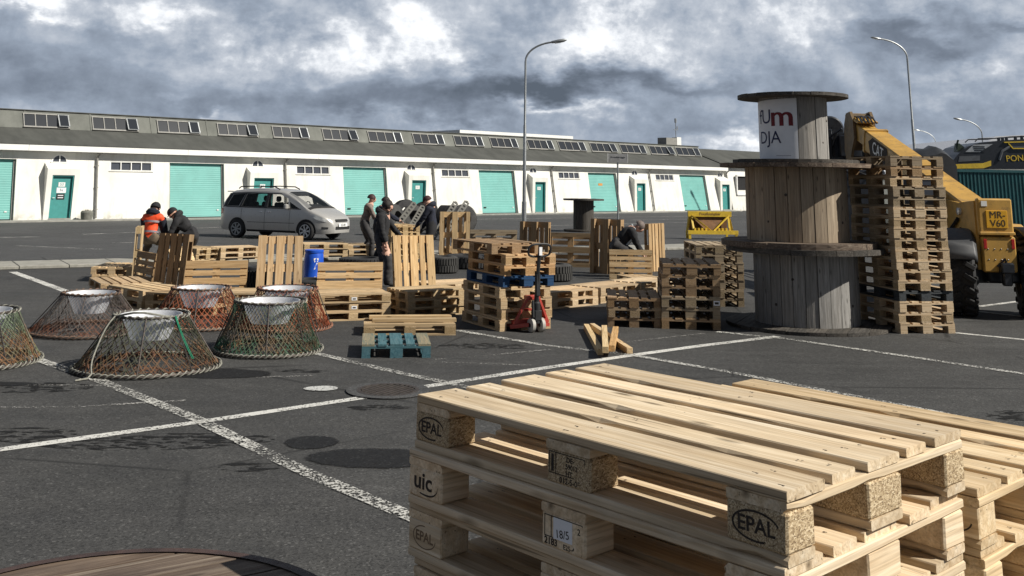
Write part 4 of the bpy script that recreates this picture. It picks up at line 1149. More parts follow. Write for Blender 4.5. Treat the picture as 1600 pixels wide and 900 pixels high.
# ------------------------------------------------------------------ netted creel traps
def trap(px, py, Rb, Rt, H, net, label, rope=ROPE, seed=0, funnel=True, skew=0.0, thick=.0031, strands=62, line=False, inner=NET_DULL, z_sc=1.0):
    c = gp(px, py); r_ = random.Random(seed)
    t = thing('creel_trap', label, 'fishing trap', c, rnd.uniform(0, 6), 'netted creel traps on the asphalt')
    def rad(f, a=0):                                     # sagging net between ring and base
        return Rb + (Rt - Rb) * f - .022 * math.sin(PI * f) * (1 + .8 * math.sin(6 * a))
    def wob(a): return 1 + .018 * math.sin(2 * a + seed) + .010 * math.sin(5 * a + 2 * seed)
    m = MB()
    for fam in (1, -1):
        for i in range(strands):
            a0 = 2 * PI * (i + r_.uniform(-.12, .12)) / strands; pts = []
            K = 14; sw = fam * 2 * PI * .12
            for k in range(K + 1):
                f = k / K; zig = (1 if k % 2 else -1) * .004
                a = a0 + sw * (f ** 1.15); q = rad(f, a) * wob(a) + r_.uniform(-.004, .004)
                pts.append((q * math.cos(a), q * math.sin(a), .02 + (H - .03) * f + zig))
            m.tube(pts, thick, 3, cap=False, smooth=False)
    m.build('net', net, t)
    m = MB()                                             # finer second skin round the lower part
    for fam in (1, -1):
        for i in range(34):
            a0 = 2 * PI * (i + r_.uniform(-.3, .3)) / 34; pts = []; fm = r_.uniform(.26, .46)
            for k in range(6):
                f = fm * k / 5; a = a0 + fam * .8 * f; q = rad(f, a) * wob(a) - .012 + r_.uniform(-.006, .006)
                pts.append((q * math.cos(a), q * math.sin(a), .02 + (H - .03) * f))
            m.tube(pts, thick * .75, 3, cap=False, smooth=False)
    m.build('lower_net', net, t)
    # coarse lower net and bunched twine inside
    m = MB()
    for i in range(64):
        a = r_.uniform(0, 6.28); pts = []
        rr = Rb * r_.uniform(.55, .95)
        for k in range(6):
            pts.append((rr * math.cos(a), rr * math.sin(a), .015 + .10 * r_.random() * (1 if 0 < k < 5 else .3)))
            a += r_.uniform(.04, .16); rr = min(Rb * .97, max(Rb * .3, rr + r_.uniform(-.06, .06)))
        m.tube(pts, thick * 1.3, 3, cap=False)
    m.build('bunched_twine', inner, t)
    m = MB()
    m.tube([((Rb * wob(a)) * math.cos(a), (Rb * wob(a)) * math.sin(a), .025) for a in [2 * PI * i / 48 for i in range(48)]], .016, 6, closed=True)
    m.build('base_hoop', IRON, t)
    m = MB()                                             # rope lashing twisted round the base hoop
    for ph in (0, PI):
        m.tube([((Rb * wob(a) + .020 * math.cos(30 * a + ph)) * math.cos(a), (Rb * wob(a) + .020 * math.cos(30 * a + ph)) * math.sin(a), .028 + .020 * math.sin(30 * a + ph)) for a in [2 * PI * i / 300 for i in range(300)]], .0068, 4, closed=True)
    m.build('base_lashing', rope, t)
    m = MB(); m.tube([(Rt * wob(a) * math.cos(a), Rt * wob(a) * math.sin(a), H) for a in [2 * PI * i / 40 for i in range(40)]], .014, 6, closed=True); m.build('top_hoop', IRON, t)
    m = MB()
    m.tube([((Rt * wob(a) + .016 * math.cos(26 * a)) * math.cos(a), (Rt * wob(a) + .016 * math.cos(26 * a)) * math.sin(a), H + .016 * math.sin(26 * a)) for a in [2 * PI * i / 260 for i in range(260)]], .0085, 4, closed=True)
    m.build('top_lashing', rope, t)
    for i in range(8):
        a = 2 * PI * i / 8 + .2
        m = MB(); m.tube([(Rb * .985 * math.cos(a), Rb * .985 * math.sin(a), .03), (Rt * math.cos(a), Rt * math.sin(a), H)], .007, 5)
        m.build('frame_rod', IRON, t)
    if funnel:
        rf = Rt * .84; hf = .25
        MB().lathe([(rf, H - .005), (rf * 1.02, H + .004), (rf * .99, H + .004), (rf * .62, H - hf), (rf * .60, H - hf), (rf * .97, H - .005)], 36).build('funnel', FUNNEL, t)
    if line:
        m = MB()
        for j, (a, s_) in enumerate(line):
            pts = []
            a -= t.rotation_euler.z if False else 0
            for k in range(9):
                f = 1 - k / 8; q = rad(f) + .03
                pts.append(((q + .03 * math.sin(PI * f)) * math.cos(a + s_ * (1 - f) ** 2), (q + .03 * math.sin(PI * f)) * math.sin(a + s_ * (1 - f) ** 2), .03 + (H - .02) * f + .02 * math.sin(k)))
            a2 = a + s_
            pts += [((Rb + .08) * math.cos(a2), (Rb + .08) * math.sin(a2), .016), ((Rb + .2) * math.cos(a2 - .03), (Rb + .2) * math.sin(a2 - .03), .014), ((Rb + .12) * math.cos(a2 - .06), (Rb + .12) * math.sin(a2 - .06), .014)]
            m.tube(pts, .0085, 6)
        m.build('haul_rope', ROPE, t)
        m = MB(); a = line[0][0] + 1.75
        for d in (0, .03): m.tube([((rad(f) + .02) * math.cos(a + d + .1 * (1 - f)), (rad(f) + .02) * math.sin(a + d + .1 * (1 - f)), .03 + (H - .02) * f) for f in (1, .8, .6, .4, .22)], .005, 5)
        m.build('green_cord', GREENROPE, t)
        m = MB(); m.tube([(Rt * math.cos(a_), Rt * math.sin(a_), H + .03 + .03 * math.sin(3 * a_)) for a_ in [line[0][0] + .3 * k for k in range(8)]], .011, 5); m.build('top_rope', ROPE, t)
    t.rotation_euler = (0, 0, 0)
    return t
trap(230, 574, .735, .375, .545, NET_OLIVE, 'front olive netted trap with haul rope and white funnel', seed=1, strands=46, thick=.0042, line=[(-2.35, .35)], inner=NET_DULL)
trap(137, 518, .745, .36, .49, NET_GREY, 'grey brown netted trap, leftmost with its funnel in view', seed=4, strands=60, thick=.0027, rope=mat_plain('brown_lashing', (.16, .10, .07), .9), inner=NET_DULL)
trap(310, 508, .70, .38, .50, NET_RED, 'rust red netted trap in front of the ring benches', seed=7, strands=46, thick=.004, inner=NET_DULL, rope=mat_plain('rust_lashing', (.28, .17, .11), .9))
trap(418, 548, .63, .41, .57, NET_GREEN, 'dense green and brown netted trap, tallest of the traps', seed=9, strands=66, thick=.0044, line=False, inner=NET_OLIVE)
trap(446, 512, .62, .40, .52, NET_RED, 'rust red netted trap half hidden behind the tall green one', seed=12, strands=46, thick=.004, rope=mat_plain('red_lashing', (.30, .14, .09), .9))
trap(-46, 566, .70, .42, .54, NET_PALE, 'pale green netted trap cut off by the left edge', seed=15, strands=64, thick=.0044, inner=NET_OLIVE)

# ------------------------------------------------------------------ hand pallet truck
pj = gp(838, 519)
jd = Vector((math.cos(STK2[1]), math.sin(STK2[1]), 0))     # along the forks, away from the camera
jt = thing('pallet_truck', 'red hand pallet truck with black handle, forks in the pallet stack', 'pallet truck', pj, math.atan2(jd.y, jd.x))
# local x = forks away from camera, y = left
m = MB()
for y in (-.185, .185): m.box((.78, y, .075), (1.15, .16, .05), ch=.012); m.box((.20, y, .09), (.10, .16, .10), ch=.01)
m.build('fork', REDP, jt)
m = MB()
for s in (-1, 1):
    m.bar((.16, s * .26, .10), (.10, s * .07, .46), .05, .035, up=(0, 0, 1)); m.bar((.20, s * .29, .06), (.02, s * .10, .10), .06, .05)
m.box((.13, 0, .44), (.12, .20, .06), ch=.01); m.box((.16, 0, .13), (.08, .5, .05)); m.box((.14, 0, .28), (.03, .22, .03))
m.build('chassis', REDP, jt)
m = MB(); m.lathe([(.055, .12), (.055, .38), (.035, .40), (.03, .50), (.001, .50)], 14); m.box((0, 0, .22), (.12, .11, .14), ch=.01); m.tube([(-.04, .07, .2), (-.02, .07, .42)], .02, 6)
m.build('pump', BLACKP, jt)
for s in (-1, 1):
    w = MB(); w.lathe([(.03, -.028), (.075, -.028), (.092, -.022), (.092, .022), (.075, .028), (.03, .028)], 22, c=(0, s * .075, .093), M=Matrix.Rotation(PI / 2, 3, 'X')); wo = w.build('wheel', WHEELG, jt)
    w = MB(); w.lathe([(.001, -.03), (.03, -.03), (.03, .03), (.001, .03)], 12, c=(0, s * .075, .093), M=Matrix.Rotation(PI / 2, 3, 'X')); w.build('hub', BLACKP, wo)
hd_ = MB(); hd_.tube([(-.01, 0, .40), (-.03, 0, .75), (-.07, 0, 1.04)], .027, 8); hd_.box((-.025, 0, .62), (.05, .07, .3), ch=.01); hd_.build('handle', BLACKP, jt)
m = MB(); lp = []
for i in range(24):
    a = 2 * PI * i / 24; ca_, sa_ = math.cos(a), math.sin(a)
    lp.append((-.075 - .03 * sa_, .175 * (abs(ca_) ** .6) * (1 if ca_ > 0 else -1), 1.08 + .085 * (abs(sa_) ** .7) * (1 if sa_ > 0 else -1)))
m.tube(lp, .016, 6, closed=True); m.bar((-.07, 0, 1.0), (-.085, 0, 1.16), .035, .03)
m.build('grip_loop', BLACKP, jt)
MB().box((-.105, 0, 1.07), (.012, .045, .11)).build('lever_label', PAPER, jt)

# ------------------------------------------------------------------ barrel and tyres
pb = gp(488, 452)
kb = (gp(488 + 15.5, 452) - gp(488 - 15.5, 452)).length / 2
bb_ = thing('blue_barrel', 'blue plastic barrel with white label behind the benches', 'barrel', (pb.x, pb.y, 0), 0, None, (1, 1, .80))
MB().lathe([(.001, 0), (kb * .92, 0), (kb, .06), (kb, .18), (kb * 1.04, .2), (kb * 1.04, .24), (kb, .26), (kb * 1.0, .62), (kb * .96, .78), (kb * .90, .82), (kb * .90, .84)], 28).build('body', BLUEP, bb_)
MB().lathe([(kb * .90, .825), (kb * .97, .83), (kb * .97, .88), (kb * .92, .89), (.001, .885)], 28).build('lid', BLUEP, bb_)
toB = math.atan2(-pb.y, -pb.x)
m = MB()
def onb(da, z): return Vector(((kb * 1.006) * math.cos(toB + da), (kb * 1.006) * math.sin(toB + da), z))
for (a0, a1, z0, z1) in ((.0, .5, .66, .71), (.05, .45, .62, .65)): m.quad(onb(a0, z0), onb(a1, z0), onb(a1, z1), onb(a0, z1))
m.quad(onb(.05, .46), onb(.16, .46), onb(.42, .60), onb(.30, .61)); m.quad(onb(.12, .22), onb(.30, .22), onb(.30, .30), onb(.12, .30))
m.build('label', PAPER, bb_)
def tyre(c, R_, w, label, lying=True, rot=None, mat=RUBBER, group='loose tyres in the yard', tread=36, cat='tyre', rin=.55):
    t = thing('scrap_rubber_casing', label, cat, c, rot if rot is not None else 0, group)
    m = MB(); ri = R_ * rin; hw = w / 2
    prof = [(ri, -hw * .7), (ri * 1.05, -hw), (R_ * .86, -hw * 1.0), (R_ * .97, -hw * .86), (R_, -hw * .6), (R_, hw * .6), (R_ * .97, hw * .86), (R_ * .86, hw), (ri * 1.05, hw), (ri, hw * .7), (ri * .98, 0), (ri, -hw * .7)]
    z0 = hw if lying else 0
    m.lathe(prof, 40, c=(0, 0, z0)); m.build('carcass', mat, t)
    m = MB()
    for i in range(tread):
        a = 2 * PI * i / tread
        for s in (-1, 1):
            a_ = a + (0 if s > 0 else PI / tread)
            m.box((R_ * 1.0 * math.cos(a_), R_ * 1.0 * math.sin(a_), z0 + s * hw * .42), (.03 if tread < 50 else .02, R_ * 2 * PI / tread * .6, hw * .75), Matrix.Rotation(a_, 3, 'Z'))
    m.build('tread', mat, t)
    return t
p = gp(728, 421); tyre(p + Vector((0, .45, 0)), .52, .30, 'black tyre lying flat left of the pallet truck stack', mat=RUBBER)
p = gp(690, 428); tyre(p + Vector((0, .3, 0)), .34, .36, 'small dark tyre behind the upright pallet and the bench', mat=RUBBERG)
p = gp(866, 441); tyre(p + Vector((0, .35, 0)), .38, .34, 'tyre with coarse tread right of the pallet truck stack', mat=RUBBERG)
p = gp(563, 415); tyre(p + Vector((0, .4, 0)), .56, .16, 'flat black tyre at the feet of the man in brown', mat=RUBBER)
for (dx, lab) in ((-62, 'black tyre lying between two backrests, under the blue barrel'), ):
    p = gp(478, 463); tyre(p + Vector((0, .35, 0)), .40, .26, lab, mat=RUBBER)
p = gp(404, 466); tyre(p + Vector((0, .3, 0)), .34, .5, 'dark tyre stood in the gap left of the leaning pallet', mat=RUBBER)
# heap of big tyres and leaning perforated beams behind the men
hp = [(615, 368, .55, .42, 1.15, .25, 'leftmost ribbed tyre of the heap behind the men', RUBBERG), (646, 366, .54, .45, .55, .55, 'leaning ribbed tyre in the middle of the heap', RUBBERG), (664, 360, .58, .35, .1, .1, 'upright tyre between the two leaning grey beams', RUBBER),
      (700, 366, .54, .75, 1.3, .0, 'wide dark tyre of the heap right of the man in navy', RUBBER), (722, 366, .55, .35, .4, .15, 'rightmost tyre of the heap under the leaning beams', RUBBERG), (632, 358, .60, .35, .7, .1, 'rear tyre of the heap behind the man in black', RUBBER)]
for (px, py, R_, w, turn, lean, lab, mt) in hp:
    p = gp(px, py)
    tyre((p.x, p.y, R_ * math.cos(lean) + w * .3 * abs(math.sin(lean))), R_, w, lab, False, Matrix.Rotation(turn, 3, 'Z') @ Matrix.Rotation(PI / 2 - lean, 3, 'X'), mt, 'heap of big tyres behind the men', 64, rin=.5)
GREYBEAM = mat_plain('grey_perforated_steel', (.17, .165, .145), .7, var=.2)
for (a, b, Y, lab) in (((620, 356), (651, 317), 36.2, 'left perforated grey beam leaning on the tyres'), ((640, 362), (664, 322), 36.6, 'second perforated grey beam, in front of the man in navy'), ((688, 356), (714, 316), 37.0, 'third perforated grey beam, behind the tall upright pallet'), ((706, 352), (731, 315), 36.6, 'rightmost perforated grey beam leaning out of the heap')):
    A, B = at_y(*a, Y), at_y(*b, Y + .4); d = B - A; A = A - d * (max(0, A.z - .05) / d.z if d.z > .1 else 0)
    L_ = (B - A).length
    m = MB(); n = 12
    w_ = .20
    for s in (-1, 1): m.box((0, s * w_ * .36, 0), (L_, w_ * .28, .07))
    for i in range(n + 1): m.box((-L_ / 2 + L_ * i / n * .985 + .02, 0, 0), (L_ / n * .5, w_ * .44, .07))
    o = m.build('perforated_beam', GREYBEAM); x = (B - A).normalized(); yv = Vector((0, 1, 0)).cross(x); zv = Vector((0, -1, 0))
    zv = x.cross(yv.normalized()); o.matrix_world = Matrix.Translation((A + B) / 2 + Vector((0, -.75, 0))) @ Matrix((x, yv.normalized(), zv)).transposed().to_4x4()
    tag(o, lab, 'beam', 'perforated beams leaning on the tyres')

# ------------------------------------------------------------------ yellow steel hopper frame
p = gp(1109, 373.5); hf = thing('hopper_frame', 'yellow steel frame with a rusty brown hopper, by the road', 'steel frame', p, .12)
W_, D_, zt2 = 1.72, .8, at_y(1109, 330, p.y).z
for s in (-1, 1):
    m = MB(); m.bar((s * W_ * .52, -.05, .22), (s * W_ * .44, .0, zt2 - .1), .07, .07)
    m.bar((s * W_ * .40, -D_ * .4, .22), (s * W_ * .42, 0, zt2 - .1), .07, .07)
    m.bar((s * W_ * .52, -D_ * .5, .02), (s * W_ * .52, -D_ * .5, .28), .09, .09)
    m.bar((s * W_ * .45, D_ * .4, .0), (s * W_ * .45, D_ * .4, .3), .08, .08)
    m.build('leg', YELB, hf)
MB().box((0, -D_ * .5, .26), (W_ * 1.12, .12, .14)).build('lower_beam', YELB, hf)
hb2 = MB().box((0, -.05, zt2 - .1), (W_ * .98, .10, .20)).build('upper_beam', YELB, hf)
text_obj('faded_lettering', 'Faxaflóahafnir', .15, RUSTY, hf, Matrix.Translation((.0, -.105, zt2 - .1)) @ Matrix.Rotation(PI / 2, 4, 'X'))
m = MB()
m.box((0, .16, (zt2 - .2 + .3) / 2), (W_ * .86, .03, zt2 - .5))
m.add([(-W_ * .40, .02, zt2 - .2), (W_ * .40, .02, zt2 - .2), (W_ * .13, -.22, .34), (-W_ * .13, -.22, .34), (-W_ * .40, .145, zt2 - .2), (W_ * .40, .145, zt2 - .2), (W_ * .13, .145, .34), (-W_ * .13, .145, .34)],
      [(3, 2, 1, 0), (0, 4, 7, 3), (2, 6, 5, 1), (3, 7, 6, 2)])
m.build('hopper', RUSTY, hf)
m = MB()
for s in (-1, 1): m.bar((s * W_ * .42, -.12, zt2 - .16), (s * W_ * .03, -D_ * .45, .32), .05, .05)
m.build('brace', YELB, hf)
m = MB()
for s in (-1, 1):
    for k in range(4): m.box((s * (.25 + .14 * k), -D_ * .45 + .02 * (k % 2), .37), (.07, .09, .09))
m.build('coupling', YELB, hf)
# ------------------------------------------------------------------ the people carrier
def interp(P, x):
    if x <= P[0][0]: return P[0][1]
    for (a, b), (c, d) in zip(P, P[1:]):
        if x <= c: t = (x - a) / (c - a); return b + (d - b) * t
    return P[-1][1]
VT = [(0, .92), (.03, 1.08), (.12, 1.28), (.30, 1.58), (.46, 1.66), (.9, 1.71), (1.6, 1.735), (2.3, 1.72), (2.75, 1.66), (3.1, 1.53), (3.5, 1.31), (3.8, 1.12), (4.1, 1.0), (4.35, .90), (4.55, .79), (4.66, .66), (4.70, .5)]
VP = [(0, .70), (.06, .80), (.25, .86), (.8, .89), (2.5, .895), (3.7, .89), (4.1, .85), (4.4, .76), (4.6, .62), (4.7, .46)]
VB = [(0, .36), (.2, .27), (4.3, .22), (4.7, .26)]
def vhw(x, z):
    p = interp(VP, x)
    lo = interp([(.2, .93), (.35, .985), (.7, 1.0), (.98, .985), (1.05, .965), (1.75, .72)], z)
    return p * lo
def vring(x, n1=9, n2=7):
    zt, zb = interp(VT, x), interp(VB, x); rr = min(.14, (zt - zb) * .4); out = []
    for i in range(n1): z = zb + (zt - rr - zb) * i / (n1 - 1); out.append((vhw(x, z), z))
    h0 = out[-1][0]
    for i in range(1, n2 + 1):
        a = PI / 2 * i / n2; out.append((h0 * math.cos(a) ** .55 if i < n2 else 0, zt - rr + rr * math.sin(a) ** .75))
    return out
pr_, pf_ = gp(369, 371.5), gp(485, 376.2)
vd = (pf_ - pr_); vk = vd.length / 2.9
vk = .97
vyaw = math.radians(-24)
vd = Vector((math.cos(vyaw), math.sin(vyaw), 0))
van = thing('people_carrier', 'silver beige people carrier parked before the warehouse', 'van', gp(448, 373.5) + Vector((-.14, .5, 0)) - vd * 2.35 * vk, vyaw, None, vk)
xs = [0, .02, .05, .1, .2, .32, .46, .7, .95, 1.3, 1.6, 2.0, 2.4, 2.7, 2.95, 3.2, 3.45, 3.65, 3.85, 4.05, 4.2, 4.35, 4.47, 4.57, 4.64, 4.68, 4.70]
m = MB(); rings = [vring(x) for x in xs]; N = len(rings[0]); vs = []
for x, r in zip(xs, rings):
    for y, z in r: vs.append((x, -y, z))
    for y, z in reversed(r[:-1]): vs.append((x, y, z))
W2 = 2 * N - 1
fs = [(i * W2 + j, i * W2 + j + 1, (i + 1) * W2 + j + 1, (i + 1) * W2 + j) for i in range(len(xs) - 1) for j in range(W2 - 1)]
fs += [tuple(range(W2)), tuple(reversed(range((len(xs) - 1) * W2, len(xs) * W2)))]
fs += [((i + 1) * W2, i * W2, i * W2 + W2 - 1, (i + 1) * W2 + W2 - 1) for i in range(len(xs) - 1)]
m.add(vs, fs, 0, None, True); vbody = m.build('body', [CARPAINT, CARDARK], van, True)
YP = lambda x, z, y: Vector((x, y, z))
def carve(poly, w):
    c = MB(); c.prism(poly, YP, -w, w, 1); co = c.build('cutter', [CARPAINT, CARDARK], van, True)
    md = vbody.modifiers.new('cut', 'BOOLEAN'); md.object = co; md.operation = 'DIFFERENCE'; md.solver = 'EXACT'
    dg = bpy.context.evaluated_depsgraph_get(); me = bpy.data.meshes.new_from_object(vbody.evaluated_get(dg))
    vbody.modifiers.clear(); vbody.data = me; bpy.data.objects.remove(co)
carve([(.36, .78), (.36, 1.2), (.58, 1.54), (1.2, 1.60), (2.6, 1.60), (3.0, 1.44), (3.52, 1.08), (3.5, .78)], .68)
for poly in ([(.32, 1.10), (.50, 1.50), (1.02, 1.53), (.86, 1.10)], [(.98, 1.09), (1.12, 1.53), (1.98, 1.55), (1.98, 1.08)], [(2.10, 1.08), (2.10, 1.54), (2.55, 1.53), (2.9, 1.40), (3.02, 1.07)], [(3.08, 1.07), (3.02, 1.28), (3.48, 1.06)]):
    carve(poly, 1.3)
carve([(2.80, 1.585), (3.10, 1.30), (3.74, 1.04), (4.0, 1.25), (3.0, 1.85)], .56)
vbody.data.name = 'body'; vbody.data.set_sharp_from_angle(angle=R(38))
m = MB()
for x in (1.15, 2.25):
    for y in (-.36, .36): m.box((x, y, 1.0), (.16, .46, .5), ch=.05); m.box((x - .03, y, 1.36), (.11, .26, .2), ch=.05)
m.box((.55, 0, .98), (.14, 1.1, .36), ch=.04); m.box((3.3, 0, .93), (.4, 1.2, .22), ch=.05); m.build('seats', CLOTH.get('x') or mat_plain('dark_upholstery', (.03, .03, .03), .9), van)
m = MB(); m.tube([(2.92 + .05 * math.sin(a_), .36 + .18 * math.cos(a_), 1.12 + .16 * math.sin(a_)) for a_ in [2 * PI * i / 20 for i in range(20)]], .016, 6, closed=True); m.build('steering_wheel', BLACKP, van)
def sidepatch(name, poly, s, mat, o=.006, parent=None, sub=6):
    """polygon given in side view, laid on the body side s"""
    P = []
    for (a, b), (c, d) in zip(poly, poly[1:] + poly[:1]):
        for k in range(sub): t = k / sub; P.append((a + (c - a) * t, b + (d - b) * t))
    cx, cz = sum(p[0] for p in P) / len(P), sum(p[1] for p in P) / len(P)
    rings_ = []; vs = []; n = len(P); K = 4
    for k in range(K + 1):
        f = 1 - k / K
        for x, z in P:
            xx, zz = cx + (x - cx) * f, cz + (z - cz) * f
            vs.append((xx, s * (vhw(xx, zz) + o), zz))
    fs = [(k * n + i, k * n + (i + 1) % n, (k + 1) * n + (i + 1) % n, (k + 1) * n + i) for k in range(K) for i in range(n)]
    b = MB(); b.add(vs, fs, 0, None, True); return b.build(name, mat, parent or van)
for s in (-1, 1):
    for pp in ([(.13, 1.06), (.34, 1.55), (.49, 1.53), (.30, 1.08)], [(.88, 1.08), (1.04, 1.55), (1.11, 1.55), (.97, 1.08)], [(1.985, 1.06), (1.985, 1.57), (2.095, 1.565), (2.095, 1.06)], [(.3, 1.06), (.3, 1.095), (3.55, 1.06), (3.55, 1.03)], [(.45, 1.51), (.45, 1.56), (1.2, 1.585), (2.62, 1.565), (2.6, 1.525), (1.2, 1.545)]): sidepatch('window_trim', pp, s, BLACKP, .006)
    sidepatch('side_window', [(.32, 1.10), (.50, 1.50), (1.02, 1.53), (.86, 1.10)], s, CARGLASS, .009)
    sidepatch('side_window', [(.98, 1.09), (1.12, 1.53), (1.98, 1.55), (1.98, 1.08)], s, CARGLASS, .009)
    sidepatch('side_window', [(2.10, 1.08), (2.10, 1.54), (2.55, 1.53), (2.9, 1.40), (3.02, 1.07)], s, CARGLASS, .009)
    sidepatch('quarter_window', [(3.08, 1.07), (3.02, 1.28), (3.48, 1.06)], s, CARGLASS, .009)
    for hx in (1.88, 2.22): hb = MB().box((hx, s * (vhw(hx, .92) + .012), .92), (.16, .03, .035), ch=.008).build('door_handle', CHROME, van)
    q = MB(); q.box((2.98, s * (vhw(2.98, 1.1) + .10), 1.12), (.13, .17, .17), ch=.03); q.box((2.98, s * (vhw(2.98, 1.05) + .02), 1.07), (.06, .1, .04)); q.build('wing_mirror', CARPAINT, van)
    for wx in (.86, 3.78):
        sidepatch('wheel_arch', [(wx + .385 * math.cos(a), max(.24, .33 + .385 * math.sin(a))) for a in [2 * PI * i / 24 for i in range(24)]], s, CARDARK, .005, sub=1)
        for (o,) in ((0,),):
            w = MB(); Mx = Matrix.Rotation(PI / 2 * -s, 3, 'X')
            w.lathe([(.2, -.11), (.28, -.11), (.315, -.08), (.32, 0), (.315, .08), (.28, .108), (.215, .108)], 32, c=(wx, s * (vhw(wx, .4) - .07), .32), M=Mx); wo = w.build('wheel', RUBBER, van)
            w = MB(); c_ = Vector((wx, s * (vhw(wx, .4) - .07), .32))
            w.lathe([(.215, .10), (.215, .06), (.001, .05)], 28, c=c_, M=Mx, mat=1)
            w.lathe([(.222, .112), (.20, .112), (.195, .09), (.222, .09)], 28, c=c_, M=Mx)
            for k in range(7):
                a = 2 * PI * k / 7
                for da in (-.10, .10):
                    p0 = Vector((.05 * math.cos(a + da), .05 * math.sin(a + da), .10)); p1 = Vector((.205 * math.cos(a + da * 1.1), .205 * math.sin(a + da * 1.1), .104))
                    w.bar(c_ + Mx @ p0, c_ + Mx @ p1, .028, .02, up=(0, s, 0))
            w.lathe([(.055, .09), (.05, .115), (.001, .117)], 14, c=c_, M=Mx)
            w.build('rim', [CHROME, CARDARK] if wx > 2 else [GREYMET, CARDARK], wo)
    q = MB(); q.tube([(.62, s * .58, 1.71), (.72, s * .60, 1.775), (1.5, s * .60, 1.80), (2.2, s * .60, 1.785), (2.42, s * .585, 1.70)], .022, 6); q.build('roof_rail', BLACKP, van)
    # door gaps and sill trim
    for gx in (2.04, 1.02, 3.10):
        sidepatch('door_gap', [(gx - .006, .30), (gx - .006, 1.03), (gx + .006, 1.03), (gx + .006, .30)], s, CARDARK, .003, sub=4)
    sidepatch('rubbing_strip', [(1.3, .56), (1.3, .575), (3.3, .575), (3.3, .56)], s, CARDARK, .003)
    sidepatch('sill_trim', [(1.28, .24), (1.28, .31), (3.36, .31), (3.36, .24)], s, CARDARK, .006)
    hl = sidepatch('headlight', [(3.98, .80), (4.06, .90), (4.36, .79), (4.52, .69), (4.5, .63), (4.25, .68)], s, LAMPG, .012)
    sidepatch('tail_light', [(.02, .80), (.04, 1.02), (.16, 1.0), (.18, .84)], s, REDL, .012)
    sidepatch('fog_lamp', [(4.36, .40), (4.36, .47), (4.56, .46), (4.56, .40)], s, BLACKP, .012)
def front(name, y0, y1, z0, z1, mat, o=.012, parent=None, n=6):
    """patch on the nose"""
    b = MB(); vs = []
    for i in range(n + 1):
        y = y0 + (y1 - y0) * i / n
        for z in (z0, (z0 + z1) / 2, z1):
            lo, hi = 3.3, 4.7
            for _ in range(30):
                mid = (lo + hi) / 2
                if vhw(mid, z) > abs(y) and interp(VT, mid) > z: lo = mid
                else: hi = mid
            vs.append((lo + o, y, z))
    fs = []
    for i in range(n):
        for k in range(2): fs.append((i * 3 + k, (i + 1) * 3 + k, (i + 1) * 3 + k + 1, i * 3 + k + 1))
    b.add(vs, fs, 0, None, True); return b.build(name, mat, parent or van)
front('grille', -.36, .36, .64, .72, CARDARK, .02); front('bumper_intake', -.42, .42, .38, .48, CARDARK, .016)
npl = front('number_plate', -.26, .26, .47, .58, WHITEP, .035)
text_obj('plate_text', 'SZ-787', .10, BLACKM, npl, Matrix.Translation((4.745, 0, .525)) @ Matrix.Rotation(PI / 2, 4, 'Z') @ Matrix.Rotation(PI / 2, 4, 'X'))
def wind(name, x0, x1, k, mat, o, inset=0):
    b = MB(); vs = []; n = 8
    for i in range(n + 1):
        x = x0 + (x1 - x0) * i / n; zt = interp(VT, x); hw = vring(x)[8][0] * k - inset
        for j in range(9):
            y = -hw + 2 * hw * j / 8
            r = vring(x); z = zt
            for (ya, za), (yb, zb_) in zip(r[8:], r[9:]):
                if yb <= abs(y) <= ya: t = (ya - abs(y)) / max(1e-6, ya - yb); z = za + (zb_ - za) * t
            vs.append((x + o * .55, y, z + o))
    fs = [(i * 9 + j, (i + 1) * 9 + j, (i + 1) * 9 + j + 1, i * 9 + j + 1) for i in range(n) for j in range(8)]
    b.add(vs, fs, 0, None, True); return b.build(name, mat, van)
wind('windscreen', 2.86, 3.84, .93, CARGLASS, .012)
wind('cowl', 3.78, 3.90, .92, CARDARK, .016)
# seats and wheel seen through the glass are hidden by the solid body: dark interior tone of the glass does it
MB().box((.2, 0, 1.60), (.26, 1.1, .035), ch=.01).build('rear_spoiler', CARPAINT, van)

# ------------------------------------------------------------------ yellow telehandler
th = thing('telehandler', 'yellow telescopic handler seen from behind, boom raised over the pallets', 'telehandler', (7.88, 16.8, 0), math.atan2(.9987, .045))
TW, TR = .58, .62
def bigwheel(x, y):
    w = MB(); St = rotz(-.30 if x < 1 else 0); Mx = St @ Matrix.Rotation(PI / 2, 3, 'X'); c_ = Vector((x, y, TR)); hw = .21
    w.lathe([(.30, -hw * .8), (.34, -hw), (.54, -hw), (.585, -hw * .8), (.585, hw * .8), (.54, hw), (.34, hw), (.30, hw * .8)], 40, c=c_, M=Mx)
    n = 20
    for i in range(n):
        for s in (-1, 1):
            a = 2 * PI * (i + (.5 if s > 0 else 0)) / n
            R3 = St @ Matrix.Rotation(a, 3, 'Y')
            w.box(c_ + R3 @ Vector((.60, s * .115, 0)), (.06, .20, .075), R3 @ Matrix.Rotation(s * .55, 3, 'X'), ch=.01)
            w.box(c_ + R3 @ Vector((.575, s * .205, 0)), (.09, .05, .06), R3, ch=.01)
    wo = w.build('wheel', RUBBER, th)
    w = MB(); w.lathe([(.31, -hw * .75), (.24, -hw * .3), (.10, -hw * .5), (.001, -hw * .5)], 24, c=c_, M=Mx); w.lathe([(.31, hw * .75), (.24, hw * .3), (.10, hw * .5), (.001, hw * .5)], 24, c=c_, M=Mx)
    w.build('rim', YEL, wo)
for x in (0, 3.2):
    for y in (TW, -TW): bigwheel(x, y)
m = MB(); m.box((1.45, 0, .78), (3.6, .5, .5), ch=.03); m.box((0, 0, .62), (.25, 1.0, .22)); m.box((3.2, 0, .62), (.25, 1.0, .22)); m.build('chassis', BLACKM, th)
BY = .14                                             # the boom runs a little left of the middle
